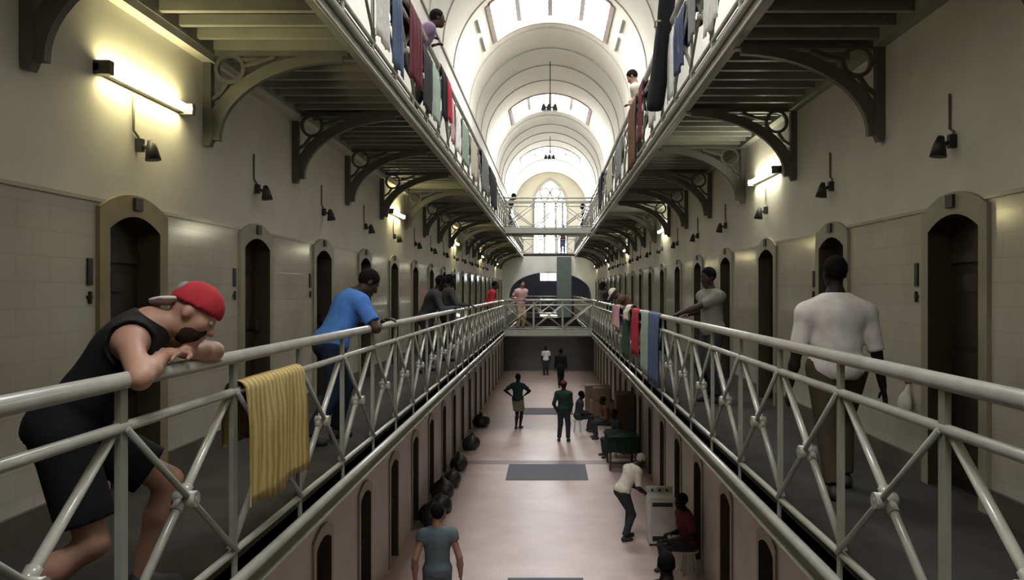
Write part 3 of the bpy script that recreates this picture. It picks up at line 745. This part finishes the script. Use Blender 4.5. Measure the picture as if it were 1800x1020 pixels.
    if cap:
        c, back, bm = cap
        f = Field(); f.ell(h_(0, -.005, .035), (.096, .114, .108), HR); f.cut(h_(0, 0, .022), HR @ unit([0, .12 * (1 if back else -1), -1])); crown = emit('cap_crown', f, CL[c], min(res, .012))
        f = Field(); sg = -1 if back else 1
        f.ell(h_(0, sg * (.108 if back else .125), .018 - (.022 if back else 0)), (.075, .085, .016), HR @ rotx(-.25 * sg if not back else .62)); emit('cap_brim', f, CL[bm], min(res, .010))
        if back:
            f = Field(); f.ell(h_(0, -.085, .062), (.055, .036, .045), HR); emit('cap_patch', f, CL['grey'], .010)
    if res <= .014:
        for sg in (1, -1): MB().ball(tuple(h_(sg * .032, .086, .004) * s), .012 * s, 8, 6).build('eye', EYEM, root)
    return root
E_ = EYE
HR1 = Z1 + 1.044        # top rail height of the middle gallery
# middle gallery, red cap side
person('person in a backwards red cap and black vest leaning over the railing', (-2.06, 3.39, Z1), 70, 1.84, hip=.80, lean=36, neck=(0, .93, .17), look=(.14, .82, -.56), elbowpt=[(-1.69, 3.02, Z1 + 1.10), (-1.60, 3.80, Z1 + 1.10)],
       hands=[(-1.62, 3.33, HR1 + .065), (-1.61, 3.50, HR1 + .07)], feet=[(-2.24, 3.16, Z1), (-1.86, 3.62, Z1)], knee=(0, 1, .2), skin='light', top='black', sleeve=0,
       bottom='black', shorts=True, cap=('red', True, 'shirt_grey'), beard=True, res=.0105, wide=1.0, hem=-.10, curl=.7)
person('person in a blue shirt leaning on the railing with folded forearms', (-2.00, 7.22, Z1), 52, 1.74, hip=.90, lean=29, neck=(0, .75, .6), look=(.05, .8, -.6), wide=1.12,
       hands=[(-1.60, 7.36, HR1 + .05), (-1.57, 7.46, HR1 + .06)], feet=[(-2.14, 7.05, Z1), (-2.0, 7.45, Z1)], elbow=((1, -.2, -.6), (-1, -.2, -.6)), skin='dark', top='bright_blue', sleeve=.75, bottom='dkblue', res=.0115, curl=.7)
person('person in a black hooded top leaning on the railing past the blue shirt', (-2.12, 13.5, Z1), 75, 1.72, hip=.90, lean=22, neck=(0, .4, .8), look=(0, .85, -.5), hands=[(-1.6, 13.4, HR1 + .05), (-1.6, 13.7, HR1 + .05)],
       feet=[(-2.2, 13.4, Z1), (-2.1, 13.75, Z1)], skin='deep', top='charcoal', sleeve=1.9, bottom='charcoal', wide=1.15)
person('person with dark hair standing behind the black hooded one', (-2.05, 15.7, Z1), 60, 1.72, lean=5, hands=[(-1.6, 15.6, HR1 + .05), None], skin='deep', top='charcoal', sleeve=1.9, bottom='charcoal')
person('person in a red top leaning at the railing near the bridge', (-1.95, 25.0, Z1), 80, 1.74, lean=18, hip=.91, hands=[(-1.6, 24.9, HR1 + .05), (-1.6, 25.2, HR1 + .05)], skin='dark', top='red', sleeve=1.9, bottom='charcoal', res=.025)
person('person in a pink shirt and tan trousers on the middle bridge', (-1.06, 28.32, Z1), 150, 1.76, lean=10, hands=[(-1.15, 28.05, HR1 + .05), (-.9, 28.05, HR1 + .05)], skin='mid', top='pink', sleeve=.7, bottom='tan', res=.025)
# middle gallery, white shirt side
person('person in a white T-shirt walking away along the gallery', (1.98, 5.50, Z1), 4, 1.63, slope=.045, wide=1.2, hands=[(2.30, 5.46, Z1 + .64), (1.67, 5.58, Z1 + .68)], feet=[(2.08, 5.62, Z1), (1.88, 5.28, Z1)], lean=3, look=(-.15, 1, -.12),
       skin='deep', top='shirt_grey', sleeve=.98, bottom='olive', res=.013, hem=-.10, shoe=SHOE, curl=.4)
person('person in a grey patterned shirt standing at the rail ahead of the white T-shirt', (2.02, 9.9, Z1), -115, 1.68, lean=4, hands=[(1.75, 10.15, Z1 + 1.08), (1.56, 9.8, HR1 + .05)], look=(.1, 1, -.2), skin='dark', top='camo', sleeve=.8, bottom='charcoal', res=.016)
person('person in dark clothes leaning at the railing near the bridge end', (1.80, 23.4, Z1), -80, 1.72, lean=22, hip=.9, hands=[(1.5, 23.3, HR1 + .05), (1.5, 23.6, HR1 + .05)], skin='deep', top='charcoal', sleeve=1.9, bottom='charcoal', res=.025)
person('person in a brown top and cream cap bent over the clothes on the railing', (1.86, 17.6, Z1), -75, 1.68, lean=38, hip=.86, neck=(0, .8, .3), look=(0, .7, -.7), hands=[(1.48, 17.5, HR1 + .05), (1.48, 17.8, HR1 + .05)], feet=[(2.0, 17.8, Z1), (1.95, 17.4, Z1)],
       skin='dark', top='brown', sleeve=1.9, bottom='charcoal', cap=('cream', False, 'cream'), res=.022)
# upper galleries
person('person with dark hair and pale top leaning out over the upper railing', (1.66, 14.1, Z2), -70, 1.76, lean=16, hip=.92, look=(0, .8, -.55), hands=[(1.44, 13.85, Z2 + 1.10), (1.44, 14.2, Z2 + 1.10)], skin='mid', top='cream', sleeve=.7, bottom='charcoal', res=.016)
person('person in a purple top leaning over the upper railing with the maroon cloth', (-1.84, 10.4, Z2), 70, 1.66, lean=34, hip=.84, hands=[(-1.6, 10.5, Z2 + 1.10), (-1.6, 10.8, Z2 + 1.10)], skin='dark', top='purple', sleeve=1.9, bottom='charcoal', res=.018)
person('person in black leaning out from the upper gallery near the bridge', (-1.72, 31.6, Z2), 80, 1.74, lean=24, hip=.9, hands=[(-1.58, 31.4, Z2 + 1.10), (-1.58, 31.8, Z2 + 1.10)], skin='deep', top='charcoal', sleeve=1.9, bottom='charcoal', res=.025)
person('person in dark clothes standing past the upper bridge on the white shirt side', (1.62, 36.0, Z2), -80, 1.74, lean=12, hands=[(1.45, 35.9, Z2 + 1.10), None], skin='deep', top='charcoal', sleeve=1.9, bottom='charcoal', res=.025)
person('person in a red top and blue trousers on the upper landing', (.78, 48.5, Z2), 185, 1.74, skin='mid', top='maroon', sleeve=.7, bottom='blue', res=.03)
# ground floor
person('person in a dark green shirt standing with hands on hips on the red floor', (-1.18, 29.1, 0), 20, 2.02, hands=[(-.93, 29.0, 1.24), (-1.42, 28.95, 1.24)], feet=[(-1.10, 29.15, 0), (-1.24, 29.0, 0)], elbow=((1, -.3, .2), (-1, -.3, .2)), skin='deep', top='dkgreen', sleeve=.7, bottom='khaki', shorts=True, res=.022)
person('person in a dark green jersey and cap standing mid floor seen from behind', (.45, 26.6, 0), 10, 2.05, hands=[(.70, 26.75, 1.02), (.20, 26.75, 1.05)], feet=[(.60, 26.6, 0), (.30, 26.65, 0)], skin='deep', top='dkgreen', sleeve=1.8, bottom='charcoal', cap=('maroon', False, 'maroon'), res=.022)
person('person in black sitting on a white stool', (1.00, 28.5, 0), 85, 1.95, hip=.56, lean=8, hands=[(1.38, 28.4, .66), (1.38, 28.6, .66)], feet=[(1.42, 28.38, 0), (1.36, 28.64, 0)], skin='deep', top='charcoal', sleeve=1.9, bottom='charcoal', res=.022)
person('person in a cream shirt bending towards the washing machine', (1.50, 16.2, 0), 62, 1.90, lean=34, hip=.98, hipy=-.05, neck=(0, .7, .5), look=(0, .7, -.7), hands=[(1.95, 16.2, .92), (1.88, 16.5, .92)], feet=[(1.50, 16.02, 0), (1.58, 16.3, 0)],
       skin='dark', top='cream', sleeve=.9, bottom='charcoal', res=.016, hairm=HAIRL)
person('person in a dark red shirt sitting by the wall next to the washing machine', (2.48, 14.2, 0), -105, 1.95, hip=.55, lean=10, hands=[(2.15, 14.2, .72), (2.22, 13.85, .72)], feet=[(2.05, 14.3, 0), (2.08, 13.9, 0)], skin='deep', top='maroon', sleeve=.7, bottom='charcoal', res=.02)
person('person in black whose head and shoulders rise at the lower edge', (1.32, 9.05, 0), 10, 2.08, skin='deep', top='black', sleeve=.8, bottom='charcoal', res=.016)
person('person in a slate grey top walking below the near railing', (-1.60, 11.3, 0), -8, 2.02, hands=[(-1.28, 11.4, .98), (-1.90, 11.2, 1.0)], feet=[(-1.50, 11.5, 0), (-1.70, 11.1, 0)], lean=3, skin='mid', top='slate', sleeve=.3, bottom='slate', res=.016, wide=.95)
person('person in a white top at the far end of the ground floor', (-.25, 47.5, 0), 190, 1.75, skin='deep', top='white', sleeve=.7, bottom='charcoal', res=.03)
person('person in black walking away at the far end of the ground floor', (.55, 41.5, 0), 5, 2.05, feet=[(.62, 41.7, 0), (.48, 41.3, 0)], skin='deep', top='black', sleeve=1.9, bottom='black', res=.028)
person('person in dark clothes sitting behind the cloth covered table', (2.10, 24.3, 0), -110, 1.9, hip=.58, lean=12, hands=[(1.75, 24.35, .75), (1.8, 24.0, .75)], feet=[(1.65, 24.4, 0), (1.7, 24.0, 0)], skin='deep', top='charcoal', sleeve=1.9, bottom='charcoal', res=.024)
person('person in dark clothes sitting facing the one on the stool', (1.98, 27.2, 0), -95, 1.9, hip=.58, lean=14, hands=[(1.62, 27.3, .75), (1.62, 27.0, .75)], feet=[(1.55, 27.35, 0), (1.58, 27.0, 0)], skin='deep', top='brown', sleeve=1.9, bottom='charcoal', res=.024)

# ------------------------------------------------------------------ clothes hung on the railings
def hung(label, name, cat, x, y0, y1, ztop, drop_in, drop_out, side, colour, seed=0, amp=.022, rail_r=.033, group=None, ragged=.02, trim=None):
    """cloth folded over a rail at (x, ztop): drop_out on the void side (side=+1: towards +x)"""
    rnd = random.Random(seed); ny = max(10, int((y1 - y0) / .022)); r = rail_r + .008
    prof = [(r, -drop_out * (1 - i / 10)) for i in range(10)] + [(r * math.cos(a), r * math.sin(a)) for a in [math.pi * i / 8 for i in range(9)]] + [(-r, -drop_in * (i + 1) / 8) for i in range(8)]
    ph = [rnd.uniform(0, 6.28) for _ in range(4)]; fq = [rnd.uniform(9, 14), rnd.uniform(22, 30), rnd.uniform(45, 60)]
    L = y1 - y0; hem = [ragged * math.sin(3.1 * j / ny * 3 + ph[3]) + rnd.uniform(-.5, .5) * ragged * .4 for j in range(ny + 1)]
    def surf(off):
        vs = []
        for j in range(ny + 1):
            y = y0 + L * j / ny
            for i, (px, pz) in enumerate(prof):
                dep = max(0, -pz) / max(drop_out, drop_in, .01); a = amp * min(1, dep * 3 + .1)
                w = a * (math.sin(fq[0] * (y - y0) + ph[0]) + .6 * math.sin(fq[1] * (y - y0) + ph[1] + dep) + .3 * math.sin(fq[2] * (y - y0) + ph[2]))
                z = pz - (hem[j] if i in (0, len(prof) - 1) else 0) * dep
                o = 1 if px >= 0 else -1
                vs.append((side * (px + o * (abs(w) * .9 + .0) + o * off), y - .03 * math.sin(2.2 * dep + seed) * dep, z))
        return vs
    n = len(prof); A, B_ = surf(.004), surf(-.002); fs = []
    for j in range(ny):
        for i in range(n - 1):
            q = (j * n + i, j * n + i + 1, (j + 1) * n + i + 1, (j + 1) * n + i); fs.append(q); fs.append(tuple(v + len(A) for v in q[::-1]))
    for j in range(ny):
        for i in (0, n - 1): q = (j * n + i, (j + 1) * n + i, (j + 1) * n + i + len(A), j * n + i + len(A)); fs.append(q)
    for j in (0, ny):
        for i in range(n - 1): fs.append((j * n + i, j * n + i + 1, j * n + i + 1 + len(A), j * n + i + len(A)))
    mb = MB(); mb.add(A + B_, fs, 0, True); o = mb.build(name, colour); o.location = (x, 0, ztop); return tag(o, label, cat, group)
YSTR = cloth_mat('cloth_yellow_striped', (.66, .52, .22), (.50, .37, .12))
_n = YSTR.node_tree; _w = _n.nodes.new('ShaderNodeTexWave'); _w.wave_type = 'BANDS'; _w.bands_direction = 'Y'; _w.inputs['Scale'].default_value = 5.2; _w.inputs['Distortion'].default_value = 2.5; _w.inputs['Detail'].default_value = 3
_c = [x for x in _n.nodes if x.type == 'TEX_COORD'][0]; _n.links.new(_c.outputs['Object'], _w.inputs['Vector'])
_r = _n.nodes.new('ShaderNodeValToRGB'); _r.color_ramp.elements[0].position = .2; _r.color_ramp.elements[1].position = .75; _r.color_ramp.elements[0].color = (.34, .25, .09, 1); _r.color_ramp.elements[1].color = (.50, .385, .16, 1)
_n.links.new(_w.outputs['Fac'], _r.inputs[0]); _n.links.new(_r.outputs[0], _n.nodes['Principled BSDF'].inputs['Base Color'])
HMID = Z1 + .868
hung('yellow striped cloth hung over the middle rail past the red cap man', 'hanging_cloth', 'cloth', XL, 4.10, 5.06, HMID, .30, .615, 1, YSTR, 3, .024, .046)
gm = 'clothes on the middle railing of the white shirt side'
for k, (lab, nm, cat, y0, y1, di, do, c) in enumerate((
    ('blue grey cloth, the longest hung on the middle railing', 'hanging_cloth', 'cloth', 10.45, 11.55, .5, .95, 'blue'),
    ('pale green cloth between the blue cloth and the red garment', 'hanging_cloth', 'cloth', 11.65, 12.5, .4, .90, 'palegreen'),
    ('red garment hung beside the pale green cloth on the middle railing', 'hanging_garment', 'garment', 12.9, 13.9, .4, .72, 'red'),
    ('dark green garment hung past the red one on the middle railing', 'hanging_garment', 'garment', 14.5, 15.7, .4, .92, 'green'),
    ('pink cloth hung past the dark green garment on the middle railing', 'hanging_cloth', 'cloth', 16.4, 18.2, .4, .45, 'pink'))):
    hung(lab, nm, cat, XR, y0, y1, HR1, di, do, -1, CL[c], 20 + k, .018, group=gm)
hung('white towel bundled over the handrail by the pink cloth', 'hanging_towel', 'towel', XR, 14.0, 14.8, HR1 + .02, .18, .20, -1, CL['cream'], 41, .03, .06, gm)
HU = Z2 + 1.044; HUM = Z2 + .868; gl = 'clothes on the upper railing with the purple top'
for k, (lab, nm, cat, y0, y1, z, di, do, c) in enumerate((
    ('grey blue garment on the upper railing, first before the maroon cloth', 'hanging_garment', 'garment', 7.95, 8.55, HUM, .3, .80, 'blue'),
    ('white sheet on the upper railing at the top edge', 'hanging_sheet', 'sheet', 7.15, 7.8, HU, .3, .95, 'white'),
    ('maroon cloth hung below the purple top on the upper railing', 'hanging_cloth', 'cloth', 8.95, 9.75, HU, .4, .85, 'maroon'),
    ('charcoal garment after the maroon cloth on the upper railing', 'hanging_garment', 'garment', 9.95, 10.6, HUM, .4, .78, 'charcoal'),
    ('pale grey cloth between dark garments on the upper railing', 'hanging_cloth', 'cloth', 10.75, 11.4, HUM, .4, .75, 'palegreen'),
    ('black garment before the small red cloth on the upper railing', 'hanging_garment', 'garment', 11.55, 12.1, HU, .4, .72, 'black'),
    ('small bright red cloth on the upper railing', 'hanging_cloth', 'cloth', 12.2, 12.65, HU, .3, .62, 'red'),
    ('pink towel next to the small red cloth on the upper railing', 'hanging_towel', 'towel', 12.75, 13.1, HUM, .3, .7, 'pink'),
    ('white shirt hung after the pink towel on the upper railing', 'hanging_shirt', 'shirt', 13.3, 14.1, HUM, .3, .72, 'white'),
    ('pale green towel hung after the white shirt on the upper railing', 'hanging_towel', 'towel', 14.4, 15.3, HUM, .3, .75, 'palegreen'),
    ('cream sheet midway along the upper railing', 'hanging_sheet', 'sheet', 16.0, 17.2, HUM, .3, .75, 'cream'),
    ('grey blanket past the cream sheet on the upper railing', 'hanging_blanket', 'blanket', 18.4, 20.2, HU, .4, .9, 'grey'),
    ('black blanket before the upper bridge on the railing', 'hanging_blanket', 'blanket', 21.0, 23.2, HU, .4, .95, 'charcoal'))):
    hung(lab, nm, cat, XL, y0, y1, z, di, do, 1, CL[c], 60 + k, .02, .033 if z == HU else .023, gl)
gr_ = 'clothes on the upper railing with the brown blanket'
for k, (lab, nm, cat, y0, y1, z, di, do, c) in enumerate((
    ('brown blanket hung long over the upper railing below the leaning person', 'hanging_blanket', 'blanket', 13.3, 14.6, HU, .5, 1.12, 'brown'),
    ('maroon garment beside the brown blanket on the upper railing', 'hanging_garment', 'garment', 12.3, 12.9, HU, .4, .9, 'maroon'),
    ('white cloth near the dark tall drape on the upper railing', 'hanging_cloth', 'cloth', 9.3, 9.75, HUM, .4, .80, 'white'),
    ('navy garment at the top of the upper railing past the white sheets', 'hanging_garment', 'garment', 8.55, 9.15, HUM, .4, .66, 'navy'),
    ('slim grey garment hung between the navy garment and the near sheet', 'hanging_garment', 'garment', 7.9, 8.3, HUM, .4, .55, 'grey'),
    ('white sheet at the near end of the upper railing', 'hanging_sheet', 'sheet', 6.75, 7.4, HUM, .4, .75, 'white'),
    ('pale towel after the maroon garment on the upper railing', 'hanging_towel', 'towel', 10.8, 11.5, HUM, .4, .75, 'shirt_grey'),
    ('grey cloth past the brown blanket on the upper railing', 'hanging_cloth', 'cloth', 16.0, 17.3, HUM, .4, .75, 'grey'),
    ('cream cloth past the grey cloth on the upper railing', 'hanging_cloth', 'cloth', 18.4, 20.0, HUM, .4, .75, 'cream'),
    ('black garment before the upper bridge, past the cream cloth', 'hanging_garment', 'garment', 22.0, 23.6, HU, .4, .9, 'charcoal'))):
    hung(lab, nm, cat, XR, y0, y1, z, di, do, -1, CL[c], 90 + k, .02, .033 if z == HU else .023, gr_)
# tall dark rolled blanket tied to the upper railing
t = thing('rolled_blanket', 'tall black rolled blanket tied upright on the outside of the upper railing', 'blanket', (XR, 9.7, Z2))
mb = MB(); nz_, ns_ = 24, 18; vs = []
for i in range(nz_ + 1):
    f = i / nz_; z = -.02 + 1.62 * f; cx = -.20 + .17 * f; r = .10 * (1 if 0 < i < nz_ else .8) * (1 - .10 * math.exp(-((f - .65) / .05) ** 2))
    for j in range(ns_):
        a = 2 * math.pi * j / ns_; rr = r * (1 + .10 * math.sin(3 * a + f * 3) + .05 * math.sin(7 * a + f * 9)); vs.append((cx + rr * math.cos(a), rr * 1.2 * math.sin(a), z))
fs = [(i * ns_ + j, i * ns_ + (j + 1) % ns_, (i + 1) * ns_ + (j + 1) % ns_, (i + 1) * ns_ + j) for i in range(nz_) for j in range(ns_)]
fs += [tuple(range(ns_))[::-1], tuple(nz_ * ns_ + j for j in range(ns_))]
mb.add(vs, fs, 0, True); mb.build('blanket_roll', CL['black'], t)
MB().tube([(-.19, .11, 1.03), (-.20, -.11, 1.03), (.03, -.05, 1.04), (.03, .06, 1.04), (-.19, .11, 1.03)], .012, 6).build('tie_cord', CL['tan'], t)

# ------------------------------------------------------------------ things on the ground floor
PLAST = mat('appliance_white', (.55, .55, .52), (.45, .45, .42), .4, 5)
CARD = mat('cardboard', (.24, .17, .12), (.20, .14, .10), .8, 8)
BAG = mat('black_plastic_bag', (.018, .018, .018), None, .4, 9, bump=.5)
WOOD = mat('dark_wood', (.07, .045, .03), None, .6, 9)
def mat_on_floor(label, x0, x1, y0, y1):
    o = MB().box(x0, y0, 0, x1, y1, .014).build('floor_mat', M['mat'], None, .005); tag(o, label, 'mat', 'grey floor mats')
mat_on_floor('grey floor mat on the red floor, whole and wide in mid hall', -1.19, 1.02, 21.2, 23.1)
mat_on_floor('grey floor mat beyond, by the two standing people', -1.15, .95, 32.4, 34.2)
mat_on_floor('grey floor mat cut by the bottom edge of the view', -.74, .58, 12.2, 13.97)
struct('trim_%d' % ntr, MB().box(WL, 23.15, -.01, WR, 23.65, .004), mat('floor_band', (.26, .20, .20), None, .45, 3), 'darker tile band across the red floor behind the mid hall mat', 'trim'); ntr += 1
# washing machine
t = thing('washing_machine', 'grey white top loading washing machine beside the bending person', 'appliance', (2.22, 16.0, 0), 0)
MB().box(-.27, -.28, .04, .27, .28, .92).build('cabinet', PLAST, t, .02)
MB().box(-.25, -.26, .92, .25, .18, .95).build('lid', PLAST, t, .01)
MB().box(-.27, .18, .92, .27, .28, 1.06).build('control_panel', PLAST, t, .01)
for x in (-.15, .0, .15): MB().tube([(x, .175, 1.0), (x, .15, 1.0)], .025, 10).build('knob', M['dark'], t)
MB().box(-.2, -.285, .78, .2, -.275, .86).build('vent_slot', M['dark'], t); MB().box(-.2, -.285, .10, .1, -.275, .2).build('service_panel', M['dark'], t)
for x in (-.22, .22):
    for y in (-.22, .22): MB().tube([(x, y, 0), (x, y, .045)], .025, 8).build('foot', M['dark'], t)
# table with dark cloth
t = thing('table', 'long table under a dark cloth by the wall', 'table', (2.05, 22.9, 0))
MB().box(-.42, -.65, .90, .42, .65, .94).build('table_top', WOOD, t, .008)
for x in (-.36, .36):
    for y in (-.58, .58): MB().box(x - .03, y - .03, 0, x + .03, y + .03, .90).build('leg', WOOD, t, .005)
mb = MB(); N = 88; per = []
for i in range(N):
    u = i / N * 4; sd = int(u); f = u - sd
    c = [(-.44, -.67), (.44, -.67), (.44, .67), (-.44, .67)]; a, b = c[sd], c[(sd + 1) % 4]; per.append((a[0] + (b[0] - a[0]) * f, a[1] + (b[1] - a[1]) * f))
vs = [(x, y, .955) for x, y in per] + [(x * (1 + .05 * math.sin(i * 1.1)), y * (1 + .03 * math.sin(i * 1.3)), .50 + .03 * math.sin(i * .35)) for i, (x, y) in enumerate(per)] + [(x, y, .943) for x, y in per]
fs = [(i, (i + 1) % N, N + (i + 1) % N, N + i) for i in range(N)] + [tuple(range(N))]
mb.add(vs, [f[::-1] for f in fs], 0, True); o = mb.build('tablecloth', CL['dkgreen']); o.location = (2.05, 22.9, 0); tag(o, 'dark green cloth draped over the long table', 'tablecloth')
# stool, stall goods, cartons
def stool(label, loc):
    t = thing('stool', label, 'stool', loc)
    MB().tube([(0, 0, .40), (0, 0, .44)], .17, 16).build('seat', PLAST, t)
    for a in range(4):
        c, s_ = math.cos(a * 1.571 + .785), math.sin(a * 1.571 + .785); MB().tube([(c * .10, s_ * .10, .40), (c * .17, s_ * .17, 0)], .018, 6).build('leg', PLAST, t)
stool('white plastic stool under the seated person in black', (.98, 28.5, 0)); stool('white plastic stool under the person facing the one in black', (2.0, 27.2, 0)); stool('pale stool under the person behind the cloth covered table', (2.12, 24.3, 0)); stool('pale stool under the person in dark red', (2.48, 14.2, 0))
def carton(label, loc, w, d, h, rz, g):
    t = thing('carton', label, 'box', loc, rz, g)
    MB().box(-w / 2, -d / 2, 0, w / 2, d / 2, h).build('carton_body', CARD, t, .008); MB().box(-w / 2 - .002, -.03, .02, w / 2 + .002, .03, h + .003).build('packing_tape', CL['tan'], t)
carton('large brown carton, lowest by the wall past the seated people', (2.05, 31.2, 0), .9, .8, .75, .1, 'brown cartons by the wall')
carton('brown carton on top of the large one', (2.02, 31.2, .756), .7, .65, .5, -.15, 'brown cartons by the wall')
carton('wide brown carton standing behind the carton stack', (1.95, 33.0, 0), 1.0, .7, 1.15, 0, 'brown cartons by the wall')
t = thing('stall_cupboard', 'dark tall cupboard between the table and the seated people', 'cupboard', (2.40, 25.7, 0))
MB().box(-.28, -.5, 0, .28, .5, 1.75).build('cupboard_body', WOOD, t, .01); MB().box(-.30, -.49, .05, -.28, -.005, 1.7).build('door', WOOD, t, .004); MB().box(-.30, .005, .05, -.28, .49, 1.7).build('door', WOOD, t, .004)
MB().box(-.32, -.05, .85, -.30, -.03, 1.0).box(-.32, .03, .85, -.30, .05, 1.0).build('handles', M['dark'], t)
def bag(label, loc, r, seed):
    rn = random.Random(seed); f = Field(); f.ell((0, 0, r * .72), (r * .8, r, r * .78)); f.ell((r * .2, -r * .3, r * .6), (r * .6, r * .6, r * .6)); f.cone((0, 0, r * 1.2), (.03, .02, r * 1.75), r * .28, r * .10, .08); [f.ell((math.cos(a) * r * .5, math.sin(a) * r * .6, r * rn.uniform(.25, .8)), (r * .4,) * 3, None, .06) for a in [rn.uniform(0, 6.28) for _ in range(5)]]; f.cut((0, 0, 0), (0, 0, -1))
    t = thing('rubbish_bag', label, 'bag', loc, rn.uniform(0, 6), 'black bags along the ground wall'); V, Q = f.mesh(.03); MB().add(V, Q, 0, True).build('bag_body', BAG, t)
    MB().tube([(.0, 0, r * 1.5), (.01, 0, r * 1.56)], r * .22, 8).build('tie', M['conduit'], t)
for k, (x, y, r) in enumerate(((-2.55, 17.2, .32), (-2.50, 18.1, .27), (-2.58, 19.2, .33), (-2.52, 20.5, .28), (-2.56, 22.4, .30), (-2.50, 25.3, .30), (-2.55, 29.5, .32))):
    bag('%s black rubbish bag on the floor past the person in slate grey' % ORD[k], (x, y, 0), r, k)
# pale bag by the gallery wall
t = thing('plastic_bag', 'small pale plastic bag hanging on the wall by the white shirted man', 'bag', (WR, 6.02, EYE - .80))
f = Field(); f.ell((-.05, 0, -.06), (.045, .075, .085)); f.cone((-.04, 0, .0), (-.02, 0, .09), .03, .012, .03); V, Q = f.mesh(.012); MB().add(V, Q, 0, True).build('bag_body', CL['white'], t)
MB().tube([(0, 0, .10), (-.04, 0, .10), (-.045, 0, .12)], .006, 6).build('hook', M['dark'], t)
